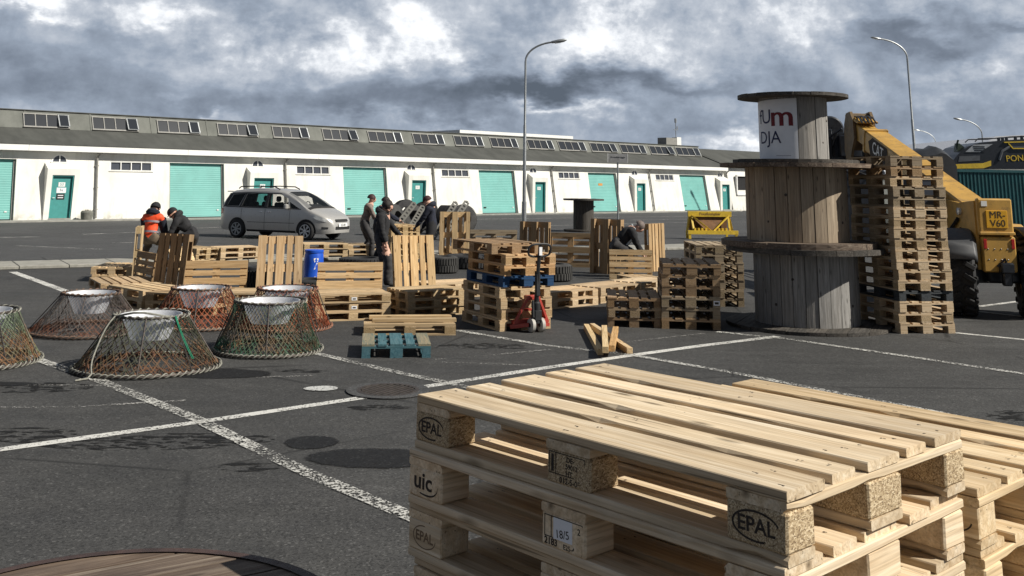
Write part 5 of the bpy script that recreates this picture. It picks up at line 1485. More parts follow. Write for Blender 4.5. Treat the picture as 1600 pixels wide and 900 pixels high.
def pl(poly, y0, y1, mb): mb.prism(poly, lambda x, z, y: Vector((x, y, z)), y0, y1)
m = MB()
for y0, y1 in ((BY + .24, BY + .29), (BY - .29, BY - .24)): pl([(-.42, 1.80), (-.42, .74), (.25, .80), (2.1, 1.45), (2.1, 1.80), (1.5, 1.86), (.2, 1.76)], y0, y1, m)
m.build('boom_tower', YEL, th, True)
m = MB(); m.box((-.46, BY, 1.56), (.12, .54, .56), ch=.025); m.box((-.50, BY, 1.30), (.09, .55, .05), ch=.01)
m.build('counterweight', YEL, th)
m = MB(); m.box((-.47, BY - .02, .98), (.10, .52, .54), ch=.02); m.build('rear_panel', YEL, th)
np_ = MB().box((-.527, BY - .01, 1.52), (.012, .33, .27), ch=.004).build('number_plate', PLATEY, th)
TM = Matrix.Rotation(-PI / 2, 4, 'Z') @ Matrix.Rotation(PI / 2, 4, 'X')
text_obj('plate_text', 'MR-', .15, INK, np_, Matrix.Translation((-.535, BY - .02, 1.585)) @ TM)
text_obj('plate_text', 'V60', .15, INK, np_, Matrix.Translation((-.535, BY - .02, 1.455)) @ TM)
MB().box((-.524, BY + .17, 1.76), (.008, .09, .08)).build('sticker', WHITEP, th)
for y in (BY + .20, BY - .23): MB().box((-.526, y, 1.14), (.02, .05, .15), ch=.006).build('tail_light', REDL, th)
m = MB(); m.box((-.56, BY - .08, .78), (.16, .2, .16), ch=.02); m.box((-.56, BY - .08, .62), (.10, .14, .22), ch=.02); m.tube([(-.53, BY - .1, .86), (-.60, BY - .06, .92), (-.56, BY + .05, .80)], .018, 6); m.build('hitch', BLACKM, th)
m = MB()
for i in range(8): m.lathe([(.012, 0), (.001, .008)], 8, c=(-.522, BY + .16 - .1 * (i % 4), 1.06 - .16 * (i // 4)), M=Matrix.Rotation(-PI / 2, 3, 'Y'), smooth=False)
m.build('bolt', BLACKM, th)
# boom: outer section and inner section
b0_, b1_ = Vector((-.25, BY, 1.40)), Vector((6.2, BY, 3.24))
bu = (b1_ - b0_).normalized(); bw_ = Vector((0, 1, 0)); bv = bu.cross(bw_) * -1
if bv.z < 0: bv = -bv
BM = Matrix((bu, bw_, bv)).transposed()
Lb = (b1_ - b0_).length
m = MB(); m.box(b0_ + bu * Lb * .43, (Lb * .86, .48, .44), BM, ch=.03); m.box(b0_ + bu * Lb * .86, (.10, .52, .50), BM, ch=.01); bo = m.build('boom', YEL, th)
m = MB(); m.box(b0_ + bu * Lb * .87, (Lb * .28, .36, .36), BM, ch=.02); m.build('inner_boom', YEL, bo)
q = MB(); q.prism([(-.55, -.17), (.40, -.17), (.52, .05), (.30, .17), (-.45, .17)], lambda x, z, y: b0_ + bu * (Lb * .72 + x * 1.25) + bv * z * 1.15 + bw_ * y, .2415, .245); q.build('boom_decal', INK, bo, True)
TM2 = Matrix.Identity(4)
for i in range(3): TM2[i][0] = -bu[i]; TM2[i][1] = bv[i]; TM2[i][2] = bw_[i]
TM2.translation = b0_ + bu * (Lb * .72) + bw_ * .25
text_obj('decal_text', 'CAT', .36, WHITEP, bo, TM2, .002)
# hoses and plates on top of the boom end
m = MB()
for k in range(5):
    y = BY - .15 + .075 * k
    m.tube([b1_ - bu * .5 + bv * .29 + bw_ * (y - BY), b1_ - bu * .2 + bv * (.36 + .02 * (k % 2)) + bw_ * (y - BY), b1_ + bu * .15 + bv * .30 + bw_ * (y - BY), b1_ + bu * .35 + bv * .02 + bw_ * (y - BY) * 1.2], .02, 6)
m.build('boom_hose', BLACKM, bo)
MB().box(b1_ - bu * .12 + bv * .27, (.5, .46, .03), BM).build('guard_plate', YEL, bo)
# gooseneck head with carriage
HO = 3.2
def plh(poly, y0, y1, mb): pl([(x + HO, z + .06) for x, z in poly], y0, y1, mb)
m = MB()
for s in (-1, 1):
    plh([(2.80, 3.0), (2.85, 3.42), (3.05, 3.62), (3.35, 3.60), (3.55, 3.35), (3.60, 2.75), (3.45, 2.45), (3.2, 2.45), (3.05, 2.75)], BY + s * .22 - .03, BY + s * .22 + .03, m)
plh([(2.95, 3.3), (3.08, 3.58), (3.34, 3.56), (3.52, 3.33), (3.56, 2.8), (3.3, 2.75)], BY - .19, BY + .19, m)
m.build('boom_head', mat_plain('grimy_yellow_paint', (.15, .095, .04), .6, var=.3, scale=5, dirt=.6), th, True)
m = MB(); m.box((6.82, BY, 3.60), (.34, .30, .14), ch=.02); m.build('head_cover', YEL, th)
m = MB(); m.box((7.47, BY, 2.79), (.12, 1.15, .95), ch=.02); m.box((7.30, BY, 2.94), (.3, .5, .5), ch=.02)
for y in (-.45, .45): m.box((7.34, BY + y, 2.79), (.12, .12, 1.1), ch=.02)
m.tube([(7.22, BY + .3, 3.24), (7.37, BY + .42, 2.84), (7.24, BY + .36, 2.44)], .03, 6); m.tube([(7.12, BY + .2, 3.34), (7.42, BY + .5, 3.09), (7.37, BY + .5, 2.54)], .025, 6)
m.box((7.25, BY, 1.55), (.35, 1.5, 1.7), ch=.05); m.box((7.4, BY - .1, .7), (.5, 1.7, .6), ch=.08)
m.build('carriage', BLACKM, th)
m = MB()
for k in range(4): m.tube([(7.06, BY - .5 + .22 * k, 2.35), (3.80, BY - .45 + .2 * k, 1.9), (3.84, BY - .55 + .25 * k, 1.2)], .025, 6)
m.build('carriage_hose', RUBBER, th)
m = MB(); m.lathe([(.001, -.12), (.30, -.12), (.34, -.08), (.34, .08), (.30, .12), (.001, .12)], 30, c=(7.57, BY + .38, 3.32), M=Matrix.Rotation(PI / 2, 3, 'Y')); m.build('rotator', BLACKM, th)
m = MB(); m.tube([(7.36, BY + .62, 2.99), (7.38, BY + .62, 2.59)], .03, 8); m.build('cylinder_rod', CHROME, th)
# fender, cab, engine side, work lamps
m = MB(); vs = []; n = 12
for i in range(n + 1):
    a = PI * (.14 + .55 * i / n); rr = TR + .08 + .03 * math.sin(a)
    for y in (-.23, -.19, .19, .23): q_ = rotz(-.30) @ Vector((-rr * math.cos(a), y, 0)); vs.append((q_.x, q_.y + TW, TR - .02 + rr * math.sin(a) - (.05 if abs(y) > .2 else 0)))
m.add(vs, [(i * 4 + j, i * 4 + j + 1, (i + 1) * 4 + j + 1, (i + 1) * 4 + j) for i in range(n) for j in range(3)], 0, None, True)
fo = m.build('fender', mat_plain('grey_fender_plastic', (.05, .052, .055), .6, var=.15), th)
fo.modifiers.new('solid', 'SOLIDIFY').thickness = .03
m = MB(); vs = []
for i in range(n + 1):
    a = PI * (.02 + .75 * i / n); rr = TR + .12
    for y in (-TW - .25, -TW + .25): vs.append((-rr * math.cos(a), y, TR + rr * math.sin(a)))
m.add(vs, [(i * 2, i * 2 + 1, (i + 1) * 2 + 1, (i + 1) * 2) for i in range(n)], 0, None, True)
fo = m.build('fender', BLACKP, th); fo.modifiers.new('solid', 'SOLIDIFY').thickness = .03
m = MB(); m.box((1.75, .68, 1.5), (1.3, .6, 1.4), ch=.06); m.build('cab', BLACKM, th)
m = MB(); m.box((1.75, .984, 1.85), (1.05, .01, .5)); m.box((1.094, .7, 1.85), (.01, .42, .5)); m.build('cab_window', GLASS, th)
m = MB(); m.box((1.6, -.62, 1.05), (1.5, .6, .7), ch=.05); m.build('engine_cover', YEL, th)
m = MB(); m.tube([(.2, BY + .32, 1.5), (.7, BY + .34, 1.2), (1.3, BY + .33, 1.3), (1.8, BY + .33, 1.0)], .03, 6); m.tube([(.1, BY + .32, 1.35), (.7, BY + .36, 1.0), (1.4, BY + .33, 1.1)], .022, 6); m.build('hydraulic_hose', BLACKM, th)
MB().lathe([(.06, -.02), (.06, .03), (.001, .04)], 14, c=(.15, BY + .30, 1.62), M=Matrix.Rotation(-PI / 2, 3, 'X')).build('work_lamp', LAMPG, th)
MB().lathe([(.09, -.02), (.08, .03), (.001, .035)], 16, c=(.85, BY + .30, 1.62), M=Matrix.Rotation(-PI / 2, 3, 'X')).build('pivot_cap', BLACKM, th)
MB().box((1.25, BY + .36, 1.52), (.10, .08, .12), ch=.02).build('red_marker_lamp', REDL, th)

# ------------------------------------------------------------------ container, black excavator, tarpaulin, tents
YC = 46.0
pc0 = at_y(1474, 300, YC)
cn = thing('shipping_container', 'teal shipping container behind the telehandler', 'container', (pc0.x, YC, 0), .03)
CHt = at_y(1540, 265, YC).z; CW = 12.2
m = MB(); n = 70; seg = []
for i in range(n):
    x = .1 + (CW - .2) * i / n; w = (CW - .2) / n
    seg += [(x, 0), (x + w * .35, 0), (x + w * .5, .04), (x + w * .85, .04)]
seg.append((CW - .1, 0))
for (xa, ya), (xb, yb) in zip(seg, seg[1:]): m.quad((xa, ya, .16), (xb, yb, .16), (xb, yb, CHt - .12), (xa, ya, CHt - .12))
m.box((CW / 2, 1.28, CHt / 2), (CW - .1, 2.36, CHt - .14))
m.build('corrugated_wall', TEALC, cn)
m = MB()
for z in (.08, CHt - .06): m.box((CW / 2, .02, z), (CW, .12, .14 if z < 1 else .12)); m.box((CW / 2, 2.42, z), (CW, .12, .14 if z < 1 else .12))
for x in (.06, CW - .06):
    for y in (.02, 2.42): m.box((x, y, CHt / 2), (.14, .14, CHt))
m.build('frame', TEALC, cn)
YE = 50.0
def epx(px, py, Y=YE): p = at_y(px, py, Y); return (p.x, p.z)
ex = thing('black_excavator', 'black and yellow excavator towering behind the teal container', 'excavator', (at_y(1560, 300, YE).x, YE, 0), 0)
ox = ex.matrix_world.translation.x
def E(px, py): x, z = epx(px, py); return (x - ox, z)
XM = lambda x, z, y: Vector((x, y, z))
m = MB(); m.prism([E(1487, 264), E(1488, 252), E(1497, 241), E(1512, 229), E(1530, 223), E(1570, 219), E(1640, 215), E(1690, 216), E(1692, 264)], XM, 0, 2.6); m.build('engine_hood', BLACKM, ex, True)
m = MB(); m.prism([E(1492, 263.5), E(1493, 256.5), E(1536, 255), E(1548, 251), E(1548, 259), E(1536, 263)], XM, -.05, .02); m.build('yellow_bumper', YELB, ex, True)
m = MB(); m.prism([E(1508, 237.5), E(1521, 226), E(1551, 225), E(1531, 237.5)], XM, -.03, .01); ho = m.build('hatch', mat_plain('grey_hatch', (.30, .31, .33), .4), ex, True)
q = MB()
for k in range(3):
    a, b = E(1520 + k, 229 + 3 * k), E(1538 + k, 229 + 3 * k); q.box(((a[0] + b[0]) / 2, -.035, a[1]), (b[0] - a[0], .01, .05))
q.build('hatch_mark', BLACKM, ho)
m = MB(); m.prism([E(1497, 253), E(1499, 244), E(1531, 243), E(1531, 251)], XM, -.02, .01); m.build('vent_panel', mat_plain('dark_grey_panel', (.07, .075, .085), .5), ex, True)
m = MB()
pts = [E(1570, 222.5), E(1574, 223), E(1582, 232), E(1640, 232)]
for a, b in zip(pts, pts[1:]): m.bar((a[0], -.03, a[1]), (b[0], -.03, b[1]), .05, .07, up=(0, 1, 0))
a, b = E(1568, 222.5), E(1690, 219); m.bar((a[0], -.03, a[1]), (b[0], -.03, b[1]), .05, .09, up=(0, 1, 0))
m.build('window_trim', YELB, ex)
m = MB(); m.prism([E(1577, 224), E(1583, 231), E(1640, 231), E(1640, 222)], XM, -.015, .005); m.build('cab_window', GLASS, ex, True)
a = E(1600, 246.5); text_obj('hood_lettering', 'PONDOCKS', .42, YELB, ex, Matrix.Translation((a[0] + .25, -.012, a[1])) @ Matrix.Rotation(-.06, 4, 'Y') @ Matrix.Rotation(PI / 2, 4, 'X'), .01)
m = MB(); pr2 = [E(1525, 223), E(1530, 218.5), E(1560, 218), E(1580, 215.5), E(1690, 211)]
for dy in (.1, 1.2): m.tube([(x, dy, z + .06) for x, z in pr2], .03, 6)
for x, z in [E(1562, 218), E(1568, 217.5), E(1574, 217), E(1588, 216), E(1598, 215)]: m.box((x, .1, z), (.13, .12, .2), ch=.02)
m.build('hand_rail', BLACKM, ex)
m = MB(); a = E(1528, 240); b = E(1548, 226); m.tube([(a[0] + 1.0, -.02, a[1] - .3), (a[0] + 1.2, -.02, a[1] + .15), (b[0] + .9, -.02, b[1] - .1)], .07, 6); m.build('side_moulding', mat_plain('grey_moulding', (.12, .125, .135), .4), ex)
m = MB(); m.box((2.0, 1.3, 1.55), (5.0, 2.2, 2.4)); m.box((1.9, .3, .5), (5.6, .6, .95), ch=.2); m.box((1.9, 2.3, .5), (5.6, .6, .95), ch=.2); m.build('undercarriage', BLACKM, ex)
m = MB(); a, b, c_ = E(1503, 226), E(1505, 238), E(1515, 232)
m.tube([(b[0], .6, b[1] - .2), (a[0], .6, a[1]), (a[0] + .1, .6, a[1] + .25)], .05, 6); m.prism([E(1504, 223), E(1507, 224), E(1516, 231), E(1517, 239), E(1502, 241)], XM, .5, .9); m.build('folded_arm', mat_plain('dark_green_paint', (.02, .035, .02), .5), ex, True)
YT = 44.0
tl = thing('covered_load', 'black tarpaulin heap between the tall lamp and the excavator', 'load', (at_y(1462, 300, YT).x, YT, 0), 0)
tx = tl.matrix_world.translation.x
def T(px, py): p = at_y(px, py, YT); return (p.x - tx, p.z)
rws = []
m = MB(); top_ = [T(1425, 250), T(1432, 241), T(1440, 236), T(1450, 233), T(1464, 231.5), T(1470, 228), T(1478, 233), T(1488, 240), T(1493, 252), T(1494, 262)]
vs = []
for d, dz in ((0, -.25), (.5, 0), (1.4, .05), (2.2, -.2)):
    for x, z in top_: vs.append((x + rnd.uniform(-.05, .05), d, z + dz + rnd.uniform(-.05, .05)))
n = len(top_)
fs = [(i * n + j, i * n + j + 1, (i + 1) * n + j + 1, (i + 1) * n + j) for i in range(3) for j in range(n - 1)]
o0 = len(vs)
for x, z in top_: vs.append((x, -.05, .0))
for j in range(n - 1): fs.append((o0 + j, o0 + j + 1, j + 1, j))
for x, z in top_: vs.append((x, 2.3, .0))
for j in range(n - 1): fs.append((3 * n + j, 3 * n + j + 1, o0 + n + j + 1, o0 + n + j))
m.add(vs, fs, 0, None, True); m.build('tarpaulin', BLACKP, tl, True)
YW = 80.0
tp_ = at_y(1365, 223, YW); tb_ = at_y(1383, 246, YW)
tn = thing('pavilion_tent', 'white pointed tent top peeking between boom and pallet stack', 'tent', (tp_.x, YW, 0), 0)
w_ = 3.0; h1 = 3.0
m = MB(); vs = [(-w_, -w_, h1), (w_, -w_, h1), (w_, w_, h1), (-w_, w_, h1), (0, 0, tp_.z)]
for f in (.5,):
    pass
N = 8; vs = []; 
for k in range(N + 1):
    f = k / N; r = w_ * (1 - f) ** 1.35; z = h1 + (tp_.z - h1) * f
    vs += [(-r, -r, z), (r, -r, z), (r, r, z), (-r, r, z)]
m.add(vs, [(k * 4 + i, k * 4 + (i + 1) % 4, (k + 1) * 4 + (i + 1) % 4, (k + 1) * 4 + i) for k in range(N) for i in range(4)])
m.build('canopy', TENT, tn, True)
m = MB()
for x in (-w_, w_):
    for y in (-w_, w_): m.box((x * .97, y * .97, h1 / 2), (.1, .1, h1))
m.build('pole', GREYMET, tn)
YH = 90.0
def Hh(px, py): p = at_y(px, py, YH); return (p.x, p.z)
hl_ = thing('white_hall', 'white roofed hall far behind the excavator', 'building', (Hh(1600, 300)[0], YH, 0), 0)
hx = hl_.matrix_world.translation.x
m = MB(); m.prism([(Hh(1522, 236)[0] - hx, Hh(1522, 236)[1]), (Hh(1556, 213)[0] - hx, Hh(1556, 213)[1]), (Hh(1720, 205)[0] - hx, Hh(1720, 205)[1]), (Hh(1760, 236)[0] - hx, Hh(1760, 236)[1])], XM, 0, 25); m.build('roof', TENT, hl_, True)
m = MB(); m.box(((Hh(1525, 236)[0] + Hh(1755, 236)[0]) / 2 - hx, 12.5, Hh(1525, 236)[1] / 2), (Hh(1755, 236)[0] - Hh(1525, 236)[0], 24, Hh(1525, 236)[1])); m.build('wall', WALLM, hl_)
# ------------------------------------------------------------------ people
SKIN = mat_plain('skin', (.56, .33, .24), .6, var=.08)
def ik(a, b, l1, l2, pole):
    a, b, pole = Vector(a), Vector(b), Vector(pole)
    d = b - a; L = min(d.length, (l1 + l2) * .995); u = d.normalized()
    x = (l1 * l1 - l2 * l2 + L * L) / (2 * L); h = math.sqrt(max(0, l1 * l1 - x * x))
    p = pole - u * pole.dot(u); p.normalize()
    return a + u * x + p * h, a + u * L
def person(label, loc, yaw, pelvis=(0, 0, .95), lean=0.0, twist=0.0, side=0.0, head=(0, 0), hands=None, feet=None, top=None, legs=None, shoe=None, sc=1.0, poles=None, bulk=1.0, group='people working in the yard', footrot=(0, 0), glove=None):
    t = thing('person', label, 'person', loc, yaw, group, sc)
    P = Vector(pelvis)
    Rl = Matrix.Rotation(-lean, 3, 'X') @ Matrix.Rotation(side, 3, 'Y') @ Matrix.Rotation(twist, 3, 'Z')
    def T(x, y, z): return P + Rl @ Vector((x, y, z))
    sp1, sp2, ch, nk = T(0, .01, .14), T(0, .015, .27), T(0, .0, .42), T(0, .015, .535)
    Rh = Rl @ Matrix.Rotation(head[1], 3, 'Z') @ Matrix.Rotation(-head[0], 3, 'X')
    hb = nk + Rh @ Vector((0, .015, .05)); hc = nk + Rh @ Vector((0, .03, .13)); ht = nk + Rh @ Vector((0, .015, .215))
    chin = nk + Rh @ Vector((0, .075, .065)); nose = nk + Rh @ Vector((0, .128, .125)); fore = nk + Rh @ Vector((0, .06, .17))
    V = []; E_ = []; rad = []; lab = []
    def v(p, r, l, frm=None):
        V.append(Vector(p)); rad.append(r if isinstance(r, tuple) else (r, r)); lab.append(l)
        if frm is not None: E_.append((frm, len(V) - 1))
        return len(V) - 1
    b = bulk
    i0 = v(P, (.135 * b, .115 * b), 'legs')
    i1 = v(sp1, (.135 * b, .115 * b), 'top', i0); i2 = v(sp2, (.145 * b, .12 * b), 'top', i1); i3 = v(ch, (.15 * b, .125 * b), 'top', i2)
    i4 = v(nk, .066, 'skin', i3); i5 = v(hb, .070, 'skin', i4); i6 = v(hc, (.090, .100), 'skin', i5); v(ht, (.068, .076), 'skin', i6)
    v(chin, .034, 'skin', i5); n_ = v(nose, .016, 'skin', i6)
    hands = hands or ((-.25, .1, .8), (.25, .1, .8)); feet = feet or ((-.1, 0, 0), (.1, 0, 0))
    poles = poles or {}
    for s, hd in zip((-1, 1), hands):
        sh = T(s * .185, 0, .455); e, w = ik(sh, hd, .29, .26, poles.get(('arm', s), (s * .5, -.6, -.5)))
        a = v(T(s * .11, 0, .45), .085 * b, 'top', i3); a = v(sh, .068 * b, 'top', a); a = v((sh + e) / 2, .056 * b, 'top', a); a = v(e, .048 * b, 'top', a); a = v(e + (w - e) * .55, .043 * b, 'top', a)
        a = v(e + (w - e) * .93, .036 * b, 'top', a); a = v(w, .026, 'hand', a)
        d = (w - e).normalized(); lat = d.cross(Vector((0, 1, .2))); lat.normalize(); nrm = d.cross(lat)
        pm = v(w + d * .06, (.030, .026), 'hand', a)
        for k, (o, L) in enumerate(((-.028, .062), (-.010, .074), (.009, .070), (.027, .055))):
            k1 = v(w + d * .095 + lat * o, .0105, 'hand', pm); k2 = v(w + d * (.095 + L * .5) + lat * o * 1.1 + nrm * .008, .0095, 'hand', k1); v(w + d * (.095 + L * .8) + lat * o * 1.1 + nrm * .026, .008, 'hand', k2)
        th1 = v(w + d * .045 + lat * -.038 + nrm * .010, .0115, 'hand', a); v(w + d * .085 + lat * -.052 + nrm * .022, .0095, 'hand', th1)
    for s, ft, fr in zip((-1, 1), feet, footrot):
        ft = Vector(ft); ank = ft + Vector((0, 0, .085)); hp = P + Matrix.Rotation(twist * .3, 3, 'Z') @ Vector((s * .095, 0, -.03))
        k, an = ik(hp, ank, .44, .43, poles.get(('leg', s), (s * .15, 1, .1)))
        a = v(hp, .105 * b, 'legs', i0); a = v(hp + (k - hp) * .5, .094 * b, 'legs', a); a = v(k, .074 * b, 'legs', a); a = v(k + (an - k) * .4, .070 * b, 'legs', a); a = v(k + (an - k) * .90, .062 * b, 'legs', a); a = v(an, .044, 'shoe', a)
        dd = Matrix.Rotation(fr, 3, 'Z') @ Vector((0, 1, 0))
        a2 = v(an + dd * .08 + Vector((0, 0, -.045)), (.042, .036), 'shoe', a); v(an + dd * .165 + Vector((0, 0, -.055)), (.036, .026), 'shoe', a2)
        v(an - dd * .045 + Vector((0, 0, -.05)), .034, 'shoe', a)
    me = bpy.data.meshes.new('body_src'); me.from_pydata([tuple(x) for x in V], E_, [])
    o = bpy.data.objects.new('body_src', me); COL.objects.link(o)
    o.modifiers.new('skin', 'SKIN').use_smooth_shade = True
    for i, sv in enumerate(me.skin_vertices[0].data): sv.radius = rad[i]; sv.use_root = (i == 0)
    ss = o.modifiers.new('sub', 'SUBSURF'); ss.levels = 2; ss.render_levels = 2
    dg = bpy.context.evaluated_depsgraph_get(); bm_ = bpy.data.meshes.new_from_object(o.evaluated_get(dg)); bpy.data.objects.remove(o); bpy.data.meshes.remove(me)
    bm_.name = 'body'
    names = ['top', 'legs', 'skin', 'hand', 'shoe']
    for n in names: bm_.materials.append({'top': top, 'legs': legs, 'skin': SKIN, 'hand': glove or SKIN, 'shoe': shoe or cloth('dark_boot', (.02, .018, .016))}[n])
    segs = [(V[a], V[b_], lab[b_]) for a, b_ in E_]
    for p in bm_.polygons:
        c = p.center; best = 9e9; bl = 'top'
        for a, b_, l in segs:
            d = b_ - a; L2 = d.length_squared; tt = max(0, min(1, (c - a).dot(d) / L2)) if L2 > 0 else 0
            q = (c - a - d * tt).length
            if q < best: best = q; bl = l
        p.material_index = names.index(bl); p.use_smooth = True
    from mathutils import noise as mno
    cl = set()
    for p in bm_.polygons:
        if p.material_index < 2: cl.update(p.vertices)
    sd = rnd.uniform(0, 90)
    for i in cl:
        v_ = bm_.vertices[i]; q_ = v_.co; f_ = mno.noise(Vector((q_.x * 9 + sd, q_.y * 9, q_.z * 16))) + .6 * mno.noise(Vector((q_.x * 22, q_.y * 22 + sd, q_.z * 34)))
        v_.co = q_ + v_.normal * (.017 * f_ + .004)
    obj('body', bm_, t)
    F = {'Rh': Rh, 'nk': nk, 'hc': hc, 'T': T, 'Rl': Rl, 't': t, 'P': P}
    m = MB()
    for s in (-1, 1): m.lathe([(.001, -.012), (.010, 0), (.001, .006)], 8, c=nk + Rh @ Vector((s * .036, .112, .14)), M=Rh @ Matrix.Rotation(-PI / 2, 3, 'X'))
    m.build('eyes', INK, t)
    m = MB(); m.box(nk + Rh @ Vector((0, .108, .078)), (.045, .012, .010), Rh, ch=.003); m.build('mouth', mat_lip, t)
    m = MB()
    for s in (-1, 1): m.lathe([(.001, -.008), (.026, 0), (.030, .008), (.001, .012)], 10, c=nk + Rh @ Vector((s * .095, .01, .125)), M=Rh @ Matrix.Rotation(s * PI / 2, 3, 'Y'))
    m.build('ears', SKIN, t)
    return F
mat_lip = mat_plain('lips', (.30, .12, .10), .6)
def ell(m, F, c, r, lo=-1, hi=1, n=18, k=10, jit=0):
    """ellipsoid cap in head space, from latitude lo to hi"""
    prof = []
    vs = []; fs = []
    for i in range(k + 1):
        f = lo + (hi - lo) * i / k; a = f * PI / 2
        for j in range(n):
            b = 2 * PI * j / n; g = 1 + (rnd.uniform(-jit, jit) if jit else 0)
            p = Vector((r[0] * math.cos(a) * math.cos(b), r[1] * math.cos(a) * math.sin(b), r[2] * math.sin(a))) * g
            vs.append(F['nk'] + F['Rh'] @ (Vector(c) + p))
    for i in range(k):
        for j in range(n): fs.append((i * n + j, i * n + (j + 1) % n, (i + 1) * n + (j + 1) % n, (i + 1) * n + j))
    fs.append(tuple(reversed(range(n)))); m.add(vs, fs, 0, None, True); return m
def hair(F, mat, jit=.06, low=-.25): ell(MB(), F, (0, -.012, .145), (.113, .117, .118), low, 1, jit=jit).build('hair', mat, F['t'])
def beanie(F, mat, pom=False):
    ell(MB(), F, (0, .0, .150), (.115, .121, .124), -.12, 1, jit=.015).build('beanie', mat, F['t'])
def cap(F, mat, emblem=None):
    m = ell(MB(), F, (0, .0, .155), (.113, .121, .112), -.08, 1)
    vs = []
    for i in range(9):
        a = PI * (.14 + .72 * i / 8)
        for r in (.098, .185 - .03 * abs(i - 4) / 4): vs.append(F['nk'] + F['Rh'] @ Vector((r * .95 * math.cos(a), r * math.sin(a), .152 - .18 * (r - .098))))
    m.add(vs, [(2 * i, 2 * i + 1, 2 * i + 3, 2 * i + 2) for i in range(8)])
    c_ = m.build('cap', mat, F['t'])
    if emblem:
        q = MB(); q.box(F['nk'] + F['Rh'] @ Vector((0, .113, .195)), (.05, .006, .045), F['Rh'] @ Matrix.Rotation(.5, 3, 'X')); q.build('cap_emblem', emblem, c_)
def hood(F, mat):
    m = MB(); pts = []
    for i in range(12):
        a = 2 * PI * i / 12; pts.append(F['nk'] + F['Rl'] @ Vector((.105 * math.cos(a), -.02 + .10 * math.sin(a), -.005 - .035 * math.sin(a))))
    m.tube(pts, [.038 + .018 * (1 - math.sin(2 * PI * i / 12)) for i in range(12)], 8, closed=True); m.build('hood', mat, F['t'])
def band(F, z, mat, r=(.163, .138), w=.045, name='reflective_band', z2=None):
    m = MB(); n = 28; vs = []
    for i in range(n):
        a = 2 * PI * i / n
        for zz in (z - w / 2, z + w / 2): vs.append(F['T'](r[0] * math.cos(a), .008 + r[1] * math.sin(a), zz))
    m.add(vs, [(2 * i, 2 * ((i + 1) % n), 2 * ((i + 1) % n) + 1, 2 * i + 1) for i in range(n)], 0, None, True); m.build(name, mat, F['t'])
def facing(px, py, ang):
    """ground point and yaw; ang 0 = facing right in the picture, 90 = away"""
    p = gp(px, py); return p, math.radians(ang) - PI / 2
BLK_ = cloth('black_cloth', (.016, .016, .018)); NAV = cloth('navy_cloth', (.012, .015, .028)); DKT = cloth('charcoal_trousers', (.045, .043, .044)); BRN = cloth('taupe_wool', (.21, .16, .135)); KHK = cloth('brown_trousers', (.12, .09, .06))
HAIRD = mat_plain('dark_hair', (.018, .012, .010), .7, var=.4, scale=40, bump=.5); HAIRG = mat_plain('greying_hair', (.14, .11, .095), .7, var=.5, scale=40, bump=.5)
ORNG = mat_plain('orange_vest', (.85, .085, .02), .7, var=.08); REFL = mat_plain('grey_reflective_band', (.22, .20, .22), .5)
# man in the brown sweater, facing right, stooping a little
p, y = facing(571, 405, 14)
F = person('man in brown sweater and dark trousers, leaning forward with back to the van', p, y, (0, -.08, .92), lean=.24, head=(.05, 0), hands=((-.20, .42, .80), (.20, .46, .72)), feet=((-.11, -.08, 0), (.12, .14, 0)), top=BRN, legs=DKT, sc=.97, bulk=1.12)
hair(F, mat_plain('dark_red_hair', (.045, .014, .014), .7, var=.3), .02, -.1)
# man in black, nearer, facing right, looking down
p, y = facing(594, 447, -8)
F = person('man in black hooded top, one bare hand hanging at his hip', p, y, (0, -.03, .92), lean=.07, head=(.45, -.1), hands=((-.20, .42, .86), (.24, .18, .73)), feet=((-.12, -.20, 0), (.10, .16, 0)), top=BLK_, legs=DKT, sc=.96, bulk=1.25)
hair(F, HAIRD, .08, -.35); hood(F, BLK_)
m = MB(); m.tube([F['nk'] + F['Rh'] @ Vector((.09, .04, .13)), F['nk'] + F['Rh'] @ Vector((.06, .125, .135)), F['nk'] + F['Rh'] @ Vector((-.06, .125, .135)), F['nk'] + F['Rh'] @ Vector((-.09, .04, .13))], .006, 5); m.build('glasses', BLACKP, F['t'])
# man behind him, mostly hidden, reaching to the right
p, y = facing(592, 411, 12)
F = person('man in dark navy jacket almost hidden behind the man in black, reaching right', p, y, (0, -.08, .92), lean=.22, head=(.3, 0), hands=((-.18, .55, 1.05), (.18, .6, 1.0)), feet=((-.12, -.1, 0), (.12, .12, 0)), top=NAV, legs=BLK_, sc=.95, bulk=1.18)
hair(F, HAIRD, .03)
# man in the navy jacket and cap, facing left
p, y = facing(671, 413, 172)
F = person('man in navy jacket and dark red cap gripping the end of a pallet, facing left', p, y, (0, -.05, .95), lean=.16, head=(.25, -.25), hands=((-.16, .36, .92), (.18, .30, .80)), feet=((-.12, -.1, 0), (.12, .1, 0)), top=NAV, legs=BLK_, sc=.95, bulk=1.28, glove=BLK_)
cap(F, mat_plain('dark_red_cap', (.05, .016, .018), .8)); hood(F, NAV)
# bending man with grey hair
p, y = facing(972, 433, 4)
F = person('grey-haired man in black jacket bending over between upright pallets', p, y, (0, -.14, .68), lean=.84, head=(.35, -.35), hands=((-.15, .52, .48), (.20, .46, .42)), feet=((-.13, -.12, 0), (.13, .1, 0)), top=BLK_, legs=DKT, sc=1.0, bulk=1.3)
hair(F, HAIRG, .05, -.2)
m = MB(); m.tube([F['T'](.11, .06, .52), F['T'](.13, .125, .40), F['T'](.12, .15, .2), F['T'](.10, .15, .05)], [.02, .028, .03, .025], 6); m.tube([F['T'](-.10, .04, .53), F['T'](0, -.07, .56), F['T'](.11, .04, .53)], .028, 6); m.build('jacket_lining', cloth('pale_grey_lining', (.42, .46, .47)), F['t'])
